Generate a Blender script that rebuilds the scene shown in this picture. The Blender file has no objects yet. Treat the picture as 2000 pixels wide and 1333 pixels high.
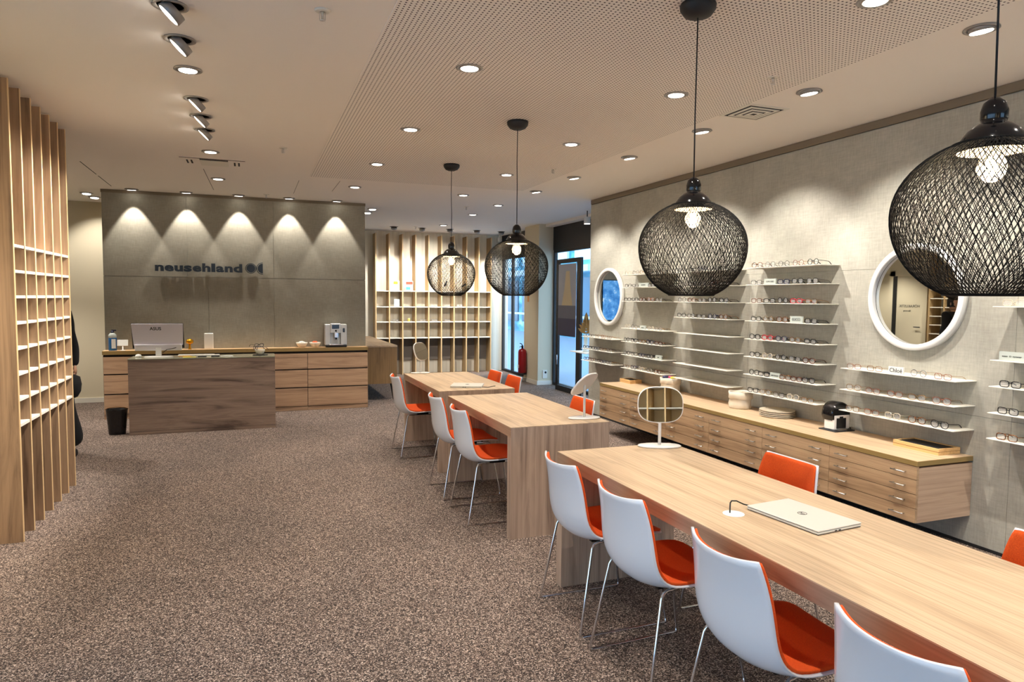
import bpy, bmesh, math, random
from mathutils import Vector, Matrix
S = bpy.context.scene
COL = S.collection
PI = math.pi
rnd = random.Random(7)

# ------------------------------------------------------------------ camera, sky, exposure
H_CAM, YAW, PITCH, ROLL, FPX = 1.6007, 0.3625, -0.0625, 0.0086, 1346.7
cam_d = bpy.data.cameras.new('camera')
cam_d.sensor_width = 36.0
cam_d.lens = FPX / 2000.0 * 36.0
cam_d.clip_start = 0.05
cam = bpy.data.objects.new('camera', cam_d)
COL.objects.link(cam)
_r = Vector((math.cos(YAW), -math.sin(YAW), 0)); _f = Vector((math.sin(YAW), math.cos(YAW), 0)); _u = Vector((0, 0, 1))
F = _f * math.cos(PITCH) + _u * math.sin(PITCH)
U = _u * math.cos(PITCH) - _f * math.sin(PITCH)
R3 = _r * math.cos(ROLL) + U * math.sin(ROLL)
U3 = U * math.cos(ROLL) - _r * math.sin(ROLL)
m = Matrix((R3, U3, -F)).transposed().to_4x4()
m.translation = (0, 0, H_CAM)
cam.matrix_world = m
S.camera = cam

S.view_settings.view_transform = 'Standard'
S.view_settings.look = 'None'
S.view_settings.gamma = 1.0
S.view_settings.use_curve_mapping = False
S.view_settings.exposure = 0.50
S.cycles.use_denoising = True
S.cycles.max_bounces = 10
S.cycles.diffuse_bounces = 6
S.cycles.glossy_bounces = 5
S.cycles.transmission_bounces = 8
S.cycles.transparent_max_bounces = 16
S.cycles.caustics_reflective = False
S.cycles.caustics_refractive = False
S.cycles.sample_clamp_indirect = 6.0
S.cycles.blur_glossy = 0.5

W = bpy.data.worlds.new('daylight'); S.world = W; W.use_nodes = True
wb = W.node_tree.nodes['Background']
wb.inputs[0].default_value = (0.40, 0.67, 1.0, 1)
wb.inputs[1].default_value = 3.0

SPOT_W = 62.0      # watts of one ceiling downlight
WARM = (1.0, 0.93, 0.845)

# portals help the renderer find the daylight that enters by the shop windows
def portal(loc, rot, sx, sy):
    l = bpy.data.lights.new('window_portal', 'AREA'); l.shape = 'RECTANGLE'; l.size = sx; l.size_y = sy
    l.cycles.is_portal = True
    o = bpy.data.objects.new('window_portal', l); COL.objects.link(o); o.location = loc; o.rotation_euler = rot
portal((-3.68, 0.0, 1.45), (0, -PI/2, 0), 2.6, 5.6)
portal((3.0, -3.35, 1.45), (PI/2, 0, PI), 2.6, 2.6)
portal((5.5, 10.1, 1.3), (0, PI/2, 0), 2.5, 3.0)
portal((5.5, 13.3, 1.3), (0, PI/2, 0), 2.5, 1.8)

# ------------------------------------------------------------------ materials
def srgb(r, g, b):
    def c(x):
        x /= 255.0
        return x / 12.92 if x <= 0.04045 else ((x + 0.055) / 1.055) ** 2.4
    return (c(r), c(g), c(b), 1.0)

def base(name, col, rough=0.5, metal=0.0, **kw):
    mt = bpy.data.materials.new(name); mt.use_nodes = True
    b = mt.node_tree.nodes['Principled BSDF']
    b.inputs['Base Color'].default_value = col
    b.inputs['Roughness'].default_value = rough
    b.inputs['Metallic'].default_value = metal
    for k, v in kw.items():
        b.inputs[k.replace('_', ' ')].default_value = v
    return mt

def N(mt, t, **kw):
    n = mt.node_tree.nodes.new(t)
    for k, v in kw.items():
        setattr(n, k, v)
    return n
def L(mt, a, b): mt.node_tree.links.new(a, b)
def bsdf(mt): return mt.node_tree.nodes['Principled BSDF']
def coords(mt, scale):
    tc = N(mt, 'ShaderNodeTexCoord'); mp = N(mt, 'ShaderNodeMapping')
    mp.inputs['Scale'].default_value = scale
    L(mt, tc.outputs['Object'], mp.inputs['Vector'])
    return mp.outputs['Vector']
def ramp(mt, fac, stops):
    r = N(mt, 'ShaderNodeValToRGB'); e = r.color_ramp.elements
    e[0].position, e[0].color = stops[0]
    e[1].position, e[1].color = stops[-1]
    for p, c in stops[1:-1]:
        x = e.new(p); x.color = c
    L(mt, fac, r.inputs['Fac'])
    return r.outputs['Color']
def noise(mt, vec, scale, detail=4, rough=0.55, dist=0.0):
    n = N(mt, 'ShaderNodeTexNoise')
    n.inputs['Scale'].default_value = scale; n.inputs['Detail'].default_value = detail
    n.inputs['Roughness'].default_value = rough; n.inputs['Distortion'].default_value = dist
    L(mt, vec, n.inputs['Vector'])
    return n.outputs['Fac']
def mixc(mt, a, b, fac, mode='MULTIPLY'):
    x = N(mt, 'ShaderNodeMix', data_type='RGBA', blend_type=mode)
    if isinstance(fac, float): x.inputs['Factor'].default_value = fac
    else: L(mt, fac, x.inputs['Factor'])
    for s, v in ((x.inputs['A'], a), (x.inputs['B'], b)):
        if isinstance(v, tuple): s.default_value = v
        else: L(mt, v, s)
    return x.outputs['Result']
def bump(mt, h, strength, dist=0.002):
    b = N(mt, 'ShaderNodeBump'); b.inputs['Strength'].default_value = strength; b.inputs['Distance'].default_value = dist
    L(mt, h, b.inputs['Height']); L(mt, b.outputs['Normal'], bsdf(mt).inputs['Normal'])

def wood(name, dark, light, axis, rough=0.5, seed=0.0, fine=0.55):
    mt = base(name, light, rough)
    al, ac = 0.55, 7.0
    sc = {'x': (al, ac, ac), 'y': (ac, al, ac), 'z': (ac, ac, al)}[axis]
    v = coords(mt, sc)
    mp = N(mt, 'ShaderNodeVectorMath', operation='ADD'); L(mt, v, mp.inputs[0]); mp.inputs[1].default_value = (seed, seed * 1.7, seed * 0.6)
    v = mp.outputs[0]
    n1 = noise(mt, v, 1.3, 5, 0.6, 1.2)
    mid = tuple(light[i] * 0.62 + dark[i] * 0.38 for i in range(3)) + (1,)
    c1 = ramp(mt, n1, [(0.30, dark), (0.42, mid), (0.56, light), (0.66, mid), (0.8, light)])
    v2 = N(mt, 'ShaderNodeVectorMath', operation='MULTIPLY'); L(mt, v, v2.inputs[0])
    k = 14.0
    v2.inputs[1].default_value = {'x': (1.6, k, k), 'y': (k, 1.6, k), 'z': (k, k, 1.6)}[axis]
    n2 = noise(mt, v2.outputs[0], 1.0, 3, 0.6, 0.2)
    c2 = ramp(mt, n2, [(0.30, (0.66, 0.62, 0.58, 1)), (0.55, (1, 1, 1, 1)), (1.0, (1.06, 1.06, 1.06, 1))])
    c = mixc(mt, c1, c2, fine)
    L(mt, c, bsdf(mt).inputs['Base Color'])
    bump(mt, n2, 0.12, 0.001)
    return mt

M = {}
M['top_wood'] = wood('tabletop_laminate', srgb(172, 146, 116), srgb(208, 182, 150), 'y', 0.42, 1.0, 0.8)
M['wood_y'] = wood('wood_grain_along', srgb(138, 106, 84), srgb(176, 144, 116), 'y', 0.5, 2.0)
M['wood_x'] = wood('wood_grain_across', srgb(134, 104, 82), srgb(200, 166, 134), 'x', 0.5, 3.0)
M['desk_wood'] = wood('desk_front_wood', srgb(92, 74, 64), srgb(156, 134, 118), 'x', 0.5, 13.0)
M['wood_z'] = wood('wood_grain_upright', srgb(128, 106, 92), srgb(190, 164, 142), 'z', 0.5, 4.0)
M['fin_wood'] = wood('fin_wood', srgb(104, 80, 60), srgb(174, 142, 110), 'z', 0.5, 9.0)
M['edge_wood'] = base('light_edge_band', srgb(214, 182, 134), 0.5)
M['oak_z'] = wood('back_shelf_oak', srgb(142, 116, 78), srgb(178, 150, 108), 'z', 0.5, 6.0)
M['oak_dark'] = wood('dark_oak', srgb(104, 80, 50), srgb(142, 112, 74), 'z', 0.45, 7.0)
M['worktop_x'] = wood('worktop_wood_x', srgb(196, 154, 108), srgb(222, 186, 142), 'x', 0.4, 5.0)
M['worktop_edge'] = base('olive_edge_band', srgb(150, 124, 74), 0.45)
M['tray_wood'] = wood('tray_bamboo', srgb(206, 158, 98), srgb(228, 188, 128), 'y', 0.5, 8.0)
M['white_shelf'] = base('white_powder_coat', srgb(232, 228, 216), 0.45)
M['white_board'] = base('white_board', srgb(226, 222, 210), 0.5)
M['cream_wall'] = base('cream_wall_paint', srgb(212, 202, 176), 0.85)
M['ceil'] = base('ceiling_paint', srgb(240, 234, 226), 0.9)
M['grey_panel'] = base('grey_panel', srgb(120, 112, 104), 0.8)
M['black'] = base('black_gloss', (0.006, 0.006, 0.007, 1), 0.12)
M['black_matt'] = base('black_matt', (0.008, 0.008, 0.009, 1), 0.6)
M['black_cloth'] = base('black_cloth', (0.004, 0.004, 0.005, 1), 0.9)
M['dark_gap'] = base('shadow_gap_black', (0.012, 0.010, 0.009, 1), 0.8)
M['chrome'] = base('chrome', (0.75, 0.75, 0.77, 1), 0.12, 1.0)
M['steel'] = base('brushed_steel', (0.72, 0.70, 0.66, 1), 0.28, 1.0)
M['mirror'] = base('mirror_silver', (0.90, 0.91, 0.86, 1), 0.01, 1.0)
M['white_lacquer'] = base('white_lacquer', srgb(238, 236, 230), 0.25)
M['shell'] = base('white_plastic_shell', srgb(226, 228, 232), 0.16)
M['silver_plastic'] = base('silver_plastic', srgb(214, 212, 206), 0.35, 0.3)
M['alu'] = base('aluminium_lid', srgb(216, 214, 204), 0.35, 0.15)
M['mon'] = base('pale_lavender_plastic', srgb(240, 236, 244), 0.35)
M['grey_ring'] = base('grey_ring', srgb(150, 145, 140), 0.4, 0.4)
M['glass'] = base('clear_glass', (0.80, 0.92, 0.96, 1), 0.0, 0.0)
bsdf(M['glass']).inputs['Alpha'].default_value = 0.10
M['lens_glass'] = base('lens_glass', (1, 1, 1, 1), 0.02)
bsdf(M['lens_glass']).inputs['Alpha'].default_value = 0.10
M['acrylic'] = base('clear_acrylic', srgb(214, 222, 214), 0.1)
bsdf(M['acrylic']).inputs['Alpha'].default_value = 0.62
M['shade_glass'] = base('bulb_glass', (1, 0.95, 0.85, 1), 0.02)
bsdf(M['shade_glass']).inputs['Alpha'].default_value = 0.25
def emit(name, col, st):
    mt = base(name, col, 0.5)
    bsdf(mt).inputs['Emission Color'].default_value = col
    bsdf(mt).inputs['Emission Strength'].default_value = st
    return mt
M['lamp_on'] = emit('downlight_lens', (1, 0.93, 0.82, 1), 7.0)
M['bulb_on'] = emit('glowing_bulb', (1, 0.78, 0.45, 1), 26.0)
M['cap_inside'] = base('cap_inside_white', srgb(240, 232, 214), 0.4)
M['weave'] = base('black_cane', (0.004, 0.004, 0.004, 1), 0.7)
bsdf(M['weave']).inputs['Specular IOR Level'].default_value = 0.15
M['red_paint'] = base('extinguisher_red', srgb(138, 14, 22), 0.3)
M['paper'] = base('white_paper', srgb(240, 240, 232), 0.7)
M['gold'] = base('gold_leaf', srgb(214, 150, 30), 0.28, 0.85)
M['brass'] = base('dull_brass', srgb(176, 138, 84), 0.35, 0.7)
M['blue_liquid'] = base('blue_liquid', srgb(18, 84, 136), 0.25)
M['navy'] = base('navy_plastic', srgb(24, 30, 62), 0.4)
M['canvas'] = base('washed_paper_canvas', srgb(222, 212, 192), 0.8)
M['ceramic'] = base('white_ceramic', srgb(236, 226, 208), 0.2)
M['bag_blush'] = base('blush_plates', srgb(192, 182, 162), 0.45)
M['felt_black'] = base('black_felt', (0.01, 0.01, 0.01, 1), 0.9)
M['skin'] = base('skin', srgb(204, 160, 130), 0.6)
M['hair'] = base('dark_hair', srgb(26, 18, 14), 0.55)
M['sign_blue'] = base('anthracite_letters', srgb(30, 42, 54), 0.4)
M['desk_glass'] = base('grey_glass_top', srgb(150, 150, 128), 0.12)
M['text_dark'] = base('dark_print', (0.02, 0.02, 0.022, 1), 0.6)
M['pave'] = base('pale_paving', srgb(150, 165, 180), 0.8)

def mk_fabric():
    mt = base('orange_felt', srgb(228, 84, 14), 0.9)
    v = coords(mt, (1, 1, 1))
    n = noise(mt, v, 260, 3, 0.7)
    c = ramp(mt, n, [(0.3, srgb(212, 72, 8)), (0.7, srgb(236, 94, 18))])
    L(mt, c, bsdf(mt).inputs['Base Color']); bump(mt, n, 0.3, 0.0015)
    
    return mt
M['orange'] = mk_fabric()

def mk_carpet():
    mt = base('flecked_loop_carpet', srgb(110, 90, 78), 0.95)
    v = coords(mt, (1, 1, 1))
    vo = N(mt, 'ShaderNodeTexVoronoi'); vo.inputs['Scale'].default_value = 215.0; L(mt, v, vo.inputs['Vector'])
    sp = N(mt, 'ShaderNodeSeparateColor'); L(mt, vo.outputs['Color'], sp.inputs[0])
    c = ramp(mt, sp.outputs[0], [(0.0, srgb(24, 18, 16)), (0.3, srgb(60, 48, 42)), (0.58, srgb(106, 88, 78)), (0.85, srgb(166, 147, 133)), (1.0, srgb(218, 200, 186))])
    n = noise(mt, v, 1.1, 3, 0.5, 0.6)
    c2 = ramp(mt, n, [(0.3, (0.86, 0.86, 0.86, 1)), (0.7, (1.1, 1.08, 1.06, 1))])
    n3 = noise(mt, v, 45, 2, 0.5)
    c3 = ramp(mt, n3, [(0.35, (0.8, 0.8, 0.8, 1)), (0.65, (1.15, 1.15, 1.15, 1))])
    L(mt, mixc(mt, mixc(mt, c, c2, 1.0), c3, 1.0), bsdf(mt).inputs['Base Color'])
    bump(mt, sp.outputs[1], 0.7, 0.006)
    return mt
M['carpet'] = mk_carpet()

def mk_plaster(name, a, b, sc):
    mt = base(name, a, 0.75)
    v = coords(mt, (1, 1, 1))
    n = noise(mt, v, 2.2, 6, 0.65, 0.3)
    c = ramp(mt, n, [(0.3, a), (0.7, b)])
    v2 = coords(mt, (sc, sc, sc * 0.12))
    v3 = coords(mt, (sc * 0.12, sc * 0.12, sc))
    n2 = noise(mt, v2, 1.0, 3, 0.6); n3 = noise(mt, v3, 1.0, 3, 0.6)
    k2 = ramp(mt, n2, [(0.3, (0.88, 0.88, 0.88, 1)), (0.7, (1.06, 1.06, 1.06, 1))])
    k3 = ramp(mt, n3, [(0.3, (0.9, 0.9, 0.9, 1)), (0.7, (1.05, 1.05, 1.05, 1))])
    L(mt, mixc(mt, mixc(mt, c, k2, 1.0), k3, 1.0), bsdf(mt).inputs['Base Color'])
    bump(mt, n2, 0.1, 0.002)
    return mt
M['concrete'] = mk_plaster('linen_look_cement', srgb(160, 157, 145), srgb(182, 179, 166), 90)
M['concrete_dark'] = mk_plaster('linen_look_cement_dark', srgb(138, 133, 119), srgb(156, 151, 136), 90)

def mk_perf():
    mt = base('perforated_plasterboard', srgb(240, 234, 226), 0.9)
    v = coords(mt, (1 / 0.024, 1 / 0.024, 1))
    sp = N(mt, 'ShaderNodeSeparateXYZ'); L(mt, v, sp.inputs[0])
    def mth(op, a, b=None):
        n = N(mt, 'ShaderNodeMath', operation=op)
        for i, q in enumerate((a, b)):
            if q is None: continue
            if isinstance(q, (int, float)): n.inputs[i].default_value = q
            else: L(mt, q, n.inputs[i])
        return n.outputs[0]
    def cell(o):
        f = mth('FRACT', o); return mth('SUBTRACT', f, 0.5)
    fx, fy = cell(sp.outputs[0]), cell(sp.outputs[1])
    d = mth('SQRT', mth('ADD', mth('MULTIPLY', fx, fx), mth('MULTIPLY', fy, fy)))
    h = mth('LESS_THAN', d, 0.21)
    c = mixc(mt, srgb(240, 234, 226), srgb(46, 36, 30), h, 'MIX')
    L(mt, c, bsdf(mt).inputs['Base Color'])
    return mt
M['perf'] = mk_perf()

def mk_curtainwall():
    mt = base('ribbed_cream_panel', srgb(230, 224, 206), 0.8)
    v = coords(mt, (14, 14, 0.05)); n = noise(mt, v, 1.0, 3, 0.5)
    c = ramp(mt, n, [(0.3, srgb(216, 210, 192)), (0.7, srgb(240, 235, 220))])
    L(mt, c, bsdf(mt).inputs['Base Color'])
    return mt
M['ribbed'] = mk_curtainwall()

def mk_facade():
    mt = base('far_shop_facade', srgb(120, 160, 190), 0.5)
    v = coords(mt, (1, 0.35, 0.9))
    br = N(mt, 'ShaderNodeTexBrick'); L(mt, v, br.inputs['Vector'])
    br.inputs['Scale'].default_value = 1.0
    n = noise(mt, coords(mt, (1, 0.6, 1.4)), 1.3, 4, 0.6)
    c = ramp(mt, n, [(0.32, srgb(16, 92, 118)), (0.45, srgb(50, 150, 170)), (0.58, srgb(120, 195, 210)), (0.7, srgb(225, 242, 246))])
    L(mt, c, bsdf(mt).inputs['Base Color'])
    return mt
M['facade'] = mk_facade()
M['facade_dark'] = base('facade_dark_glass', srgb(24, 84, 110), 0.15)
M['facade_white'] = base('facade_white', srgb(236, 242, 246), 0.6)
M['facade_red'] = base('facade_red_letters', srgb(206, 60, 70), 0.6)

def acetate(name, c1, c2=None, rough=0.2, alpha=None, metal=0.0):
    mt = base(name, c1, rough, metal)
    if c2:
        v = coords(mt, (1, 1, 1)); n = noise(mt, v, 90, 3, 0.6, 1.0)
        L(mt, ramp(mt, n, [(0.4, c1), (0.62, c2)]), bsdf(mt).inputs['Base Color'])
    if alpha: bsdf(mt).inputs['Alpha'].default_value = alpha
    return mt
GM = {
 'black': acetate('black_acetate', (0.006, 0.006, 0.007, 1)),
 'tortoise': acetate('tortoise_acetate', srgb(44, 22, 10), srgb(150, 88, 36)),
 'gold': acetate('gold_wire', srgb(176, 128, 70), None, 0.2, None, 0.9),
 'rose gold': acetate('rose_gold_wire', srgb(168, 92, 66), None, 0.25, None, 0.8),
 'silver': acetate('silver_wire', srgb(140, 140, 146), None, 0.2, None, 0.9),
 'gunmetal': acetate('gunmetal_wire', srgb(58, 54, 52), None, 0.25, None, 0.8),
 'red': acetate('red_acetate', srgb(196, 26, 44)),
 'navy': acetate('navy_acetate', srgb(26, 34, 66)),
 'clear': acetate('clear_acetate', srgb(226, 214, 190), None, 0.1, 0.6),
 'brown': acetate('brown_acetate', srgb(92, 44, 22)),
}

# ------------------------------------------------------------------ mesh helpers
class MB:
    def __init__(s): s.v = []; s.f = []; s.sm = []
    def add(s, vs, fs, smooth=False):
        b = len(s.v); s.v += [tuple(p) for p in vs]; s.f += [tuple(b + i for i in q) for q in fs]; s.sm += [smooth] * len(fs)
        return s
    def box(s, x0, x1, y0, y1, z0, z1):
        vs = [(x0, y0, z0), (x1, y0, z0), (x1, y1, z0), (x0, y1, z0), (x0, y0, z1), (x1, y0, z1), (x1, y1, z1), (x0, y1, z1)]
        return s.add(vs, [(0, 3, 2, 1), (4, 5, 6, 7), (0, 1, 5, 4), (1, 2, 6, 5), (2, 3, 7, 6), (3, 0, 4, 7)])
    def lathe(s, prof, n=24, c=(0, 0, 0), smooth=True, capb=True, capt=True, sx=1.0, sy=1.0):
        vs = []; fs = []
        for r, z in prof:
            for i in range(n):
                a = 2 * PI * i / n; vs.append((c[0] + r * sx * math.cos(a), c[1] + r * sy * math.sin(a), c[2] + z))
        for j in range(len(prof) - 1):
            for i in range(n):
                k = (i + 1) % n; fs.append((j * n + i, j * n + k, (j + 1) * n + k, (j + 1) * n + i))
        s.add(vs, fs, smooth)
        b = len(s.v) - len(vs)
        if capb: s.f.append(tuple(b + i for i in reversed(range(n)))); s.sm.append(False)
        if capt: s.f.append(tuple(b + (len(prof) - 1) * n + i for i in range(n))); s.sm.append(False)
        return s
    def tube(s, pts, r, n=8, closed=False, caps=True):
        pts = [Vector(p) for p in pts]; m_ = len(pts); vs = []; fs = []
        rr = r if isinstance(r, (list, tuple)) else [r] * m_
        prev = None
        for i, p in enumerate(pts):
            if closed: t = (pts[(i + 1) % m_] - pts[i - 1])
            else: t = (pts[min(i + 1, m_ - 1)] - pts[max(i - 1, 0)])
            t.normalize()
            if prev is None:
                a = Vector((0, 0, 1)) if abs(t.z) < 0.9 else Vector((1, 0, 0))
                nn = t.cross(a).normalized()
            else:
                nn = (prev - t * prev.dot(t)).normalized()
            prev = nn; bb = t.cross(nn)
            for k in range(n):
                a = 2 * PI * k / n
                vs.append(p + (nn * math.cos(a) + bb * math.sin(a)) * rr[i])
        seg = m_ if closed else m_ - 1
        for i in range(seg):
            j = (i + 1) % m_
            for k in range(n):
                q = (k + 1) % n
                fs.append((i * n + k, i * n + q, j * n + q, j * n + k))
        if caps and not closed:
            fs.append(tuple(reversed(range(n)))); fs.append(tuple((m_ - 1) * n + k for k in range(n)))
        return s.add(vs, fs, True)
    def prism(s, poly, z0, z1, smooth=False):
        n = len(poly)
        vs = [(x, y, z0) for x, y in poly] + [(x, y, z1) for x, y in poly]
        fs = [tuple(reversed(range(n))), tuple(range(n, 2 * n))]
        s.add(vs, fs)
        b = len(s.v) - 2 * n
        for i in range(n):
            j = (i + 1) % n; s.f.append((b + i, b + j, b + n + j, b + n + i)); s.sm.append(smooth)
        return s
    def xf(s, mat, start=0):
        for i in range(start, len(s.v)): s.v[i] = tuple(mat @ Vector(s.v[i]))
        return s
    def mesh(s, name, mat, bev=0.0, segs=1):
        me = bpy.data.meshes.new(name); me.from_pydata(s.v, [], s.f)
        for p, q in zip(me.polygons, s.sm): p.use_smooth = q
        if bev or True:
            bm = bmesh.new(); bm.from_mesh(me)
            bmesh.ops.recalc_face_normals(bm, faces=bm.faces)
            if bev:
                bmesh.ops.bevel(bm, geom=[e for e in bm.edges if e.is_manifold and e.calc_face_angle(0) > 0.6], offset=bev, segments=segs, profile=0.5, affect='EDGES')
            bm.to_mesh(me); bm.free()
        mats = mat if isinstance(mat, (list, tuple)) else [mat]
        for q in mats: me.materials.append(q)
        return me

def put(name, me, parent=None, loc=None, rz=0.0):
    if isinstance(me, MB): raise ValueError
    o = bpy.data.objects.new(name, me); COL.objects.link(o)
    if parent: o.parent = parent
    if loc: o.location = loc
    if rz: o.rotation_euler = (0, 0, rz)
    return o
def part(name, mb, mat, parent=None, loc=None, bev=0.0, segs=1, rz=0.0):
    return put(name, mb.mesh(name, mat, bev, segs), parent, loc, rz)
def tag(o, label, cat, group=None):
    o['label'] = label; o['category'] = cat
    if group: o['group'] = group
    return o
def thing(name, label, cat, loc=(0, 0, 0), rz=0.0, group=None):
    o = bpy.data.objects.new(name, None); COL.objects.link(o); o.location = loc; o.rotation_euler = (0, 0, rz)
    o.empty_display_size = 0.1
    return tag(o, label, cat, group)
def struct(o): o['kind'] = 'structure'; return o
KIDS = {}
def kids(o): return [c for c in bpy.data.objects if c.parent == o] if o.name not in KIDS else KIDS[o.name]
def dup(root, loc, rz=0.0, label=None, group=None):
    if root.name not in KIDS:
        KIDS[root.name] = [(c, [g for g in bpy.data.objects if g.parent == c]) for c in bpy.data.objects if c.parent == root]
    r = root.copy(); COL.objects.link(r); r.location = loc; r.rotation_euler = (0, 0, rz)
    if label: r['label'] = label
    if group: r['group'] = group
    for c, gs in KIDS[root.name]:
        d = c.copy(); COL.objects.link(d); d.parent = r
        for g in gs:
            e = g.copy(); COL.objects.link(e); e.parent = d
    return r
def text_mesh(txt, size, mat, depth=0.002, name='lettering', bold=0.0, align='CENTER'):
    cu = bpy.data.curves.new('txt', 'FONT'); cu.body = txt; cu.size = size; cu.extrude = depth; cu.offset = bold
    cu.align_x = align; cu.resolution_u = 3
    o = bpy.data.objects.new('txt', cu)
    COL.objects.link(o)
    dg = bpy.context.evaluated_depsgraph_get()
    me = bpy.data.meshes.new_from_object(o.evaluated_get(dg))
    COL.objects.unlink(o); bpy.data.objects.remove(o); bpy.data.curves.remove(cu)
    me.name = name; me.materials.clear(); me.materials.append(mat)
    return me
ORD = ['first', 'second', 'third', 'fourth', 'fifth', 'sixth', 'seventh', 'eighth', 'ninth', 'tenth', 'eleventh', 'twelfth']
ZC = 2.948

# ------------------------------------------------------------------ room shell
WX = 4.40
fl = part('floor', MB().box(-3.6, 5.32, -3.2, 14.4, -0.06, 0.0), M['carpet']); struct(fl)
ce = part('ceiling', MB().box(-3.7, 5.35, -3.3, 14.45, ZC, ZC + 0.1), M['ceil']); struct(ce)
pp = part('perforated_panel', MB().box(0.645, 3.22, -3.0, 8.16, ZC - 0.004, ZC + 0.001), M['perf'], ce); pp['kind'] = 'structure'
def seam(x0, y0, x1, y1, w=0.008):
    d = Vector((x1 - x0, y1 - y0, 0)); n = Vector((-d.y, d.x, 0)).normalized() * w / 2
    p = [(x0 + n.x, y0 + n.y), (x1 + n.x, y1 + n.y), (x1 - n.x, y1 - n.y), (x0 - n.x, y0 - n.y)]
    part('ceiling_joint', MB().prism(p, ZC - 0.0015, ZC + 0.001), M['dark_gap'], ce)
seam(-1.6, 8.2, -1.6, 9.0); seam(-1.6, 9.1, -1.6, 9.9); seam(-0.45, 8.15, -0.42, 9.7, 0.005); seam(0.55, 8.5, 0.55, 9.6, 0.004)
seam(1.0, 8.35, 1.0, 9.2, 0.004)

wr = struct(part('wall_right', MB().box(WX + 0.012, 5.2, -3.2, 8.578, 0, ZC), M['concrete']))
ys = [-3.2, 0.4, 2.86, 5.3, 7.75, 8.578]; zs = [0.02, 0.86, 1.84, ZC - 0.065]
for i in range(5):
    for j in range(3):
        part('panel', MB().box(WX, WX + 0.0125, ys[i] + 0.001, ys[i + 1] - 0.001, zs[j] + 0.001, zs[j + 1] - 0.001), M['concrete'], wr)
M['trim_grey'] = base('trim_grey', srgb(120, 108, 90), 0.7)
t1 = struct(part('trim_shadow_gap', MB().box(WX - 0.012, WX + 0.012, -3.2, 8.56, ZC - 0.06, ZC - 0.002), M['trim_grey']))  # darker grey paints in the shade of the recessed gap below the ceiling
b1 = struct(part('baseboard_right', MB().box(WX - 0.004, WX + 0.012, -3.2, 8.57, 0, 0.02), M['black_matt']))

struct(part('wall_back', MB().box(0.5, 5.32, 14.3, 14.4, 0, ZC), M['ribbed']))
struct(part('wall_back_left', MB().box(-3.6, 0.5, 11.69, 11.79, 0, ZC), M['cream_wall']))
struct(part('wall_partition', MB().box(0.42, 0.5, 11.79, 14.3, 0, ZC), M['cream_wall']))
struct(part('baseboard_back', MB().box(-3.35, 0.5, 11.675, 11.69, 0, 0.07), M['white_board']))
# left side: solid wall behind the fin shelf, recess with the acoustics door beyond, shopfront nearer the street
struct(part('wall_left', MB().box(-1.80, -1.70, 3.2, 6.66, 0, ZC), M['cream_wall']))
struct(part('wall_left_return', MB().box(-3.6, -1.80, 6.56, 6.66, 0, ZC), M['cream_wall']))
struct(part('wall_left_return_front', MB().box(-3.6, -1.80, 3.2, 3.3, 0, ZC), M['cream_wall']))
struct(part('wall_left_recess', MB().box(-3.6, -3.4, 6.66, 11.69, 0, ZC), M['cream_wall']))
struct(part('wall_front', MB().box(-3.6, 1.7, -3.3, -3.2, 0, ZC).box(4.3, 5.2, -3.3, -3.2, 0, ZC).box(1.7, 4.3, -3.3, -3.2, 2.75, ZC), M['cream_wall']))
struct(part('wall_left_header', MB().box(-3.65, -3.55, -3.2, 3.3, 2.75, ZC), M['black_matt']))
def window(name, x, y0, y1, z0, z1, nm, mull):
    w = bpy.data.objects.new(name, None); COL.objects.link(w); struct(w)
    fr = MB()
    fr.box(x - .03, x + .03, y0, y1, z0, z0 + .05).box(x - .03, x + .03, y0, y1, z1 - .05, z1)
    fr.box(x - .03, x + .03, y0, y0 + .05, z0 + .05, z1 - .05).box(x - .03, x + .03, y1 - .05, y1, z0 + .05, z1 - .05)
    part('window_frame', fr, M['black_matt'], w)
    cuts = [y0 + .05] + mull + [y1 - .05]
    for yy in mull: part('mullion', MB().box(x - .03, x + .03, yy - .025, yy + .025, z0 + .05, z1 - .05), M['black_matt'], w)
    for a, b in zip(cuts[:-1], cuts[1:]):
        part('glass_pane', MB().box(x - .004, x + .004, a + (.025 if a in mull else 0), b - (.025 if b in mull else 0), z0 + .05, z1 - .05), M['glass'], w)
    return w
window('window_1', -3.6, -3.2, 3.2, 0.0, 2.75, 0, [-1.6, 0.0, 1.6])
w4 = window('window_4', 0.0, -1.3, 1.3, 0.0, 2.75, 0, [0.0]); w4.location = (3.0, -3.25, 0); w4.rotation_euler = (0, 0, PI / 2)
window('window_2', 5.25, 8.58, 11.64, 0.0, 2.48, 0, [9.95])
window('window_3', 5.2, 12.36, 14.28, 0.0, 2.48, 0, [13.67])
for hn, (y0, y1, x) in (('transom_panel', (8.58, 11.64, 5.25)), ('transom_panel', (12.36, 14.28, 5.2))):
    struct(part('trim_2' if y0 < 9 else 'trim_3', MB().box(x - .04, x + .04, y0, y1, 2.48, ZC), M['black_matt']))
struct(part('trim_4', MB().box(5.06, 5.2, 8.6, 11.65, ZC - 0.05, ZC), M['ceil']))
pil = struct(part('wall_pillar', MB().box(4.93, 5.30, 11.65, 12.35, 0, ZC), M['cream_wall']))
struct(part('baseboard_pillar', MB().box(4.915, 5.22, 11.636, 12.35, 0, 0.075), M['white_board']))
# low wall below the rear window
struct(part('wall_pillar_return', MB().box(5.2, 5.30, 8.48, 8.58, 0, ZC), M['black_matt']))

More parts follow.
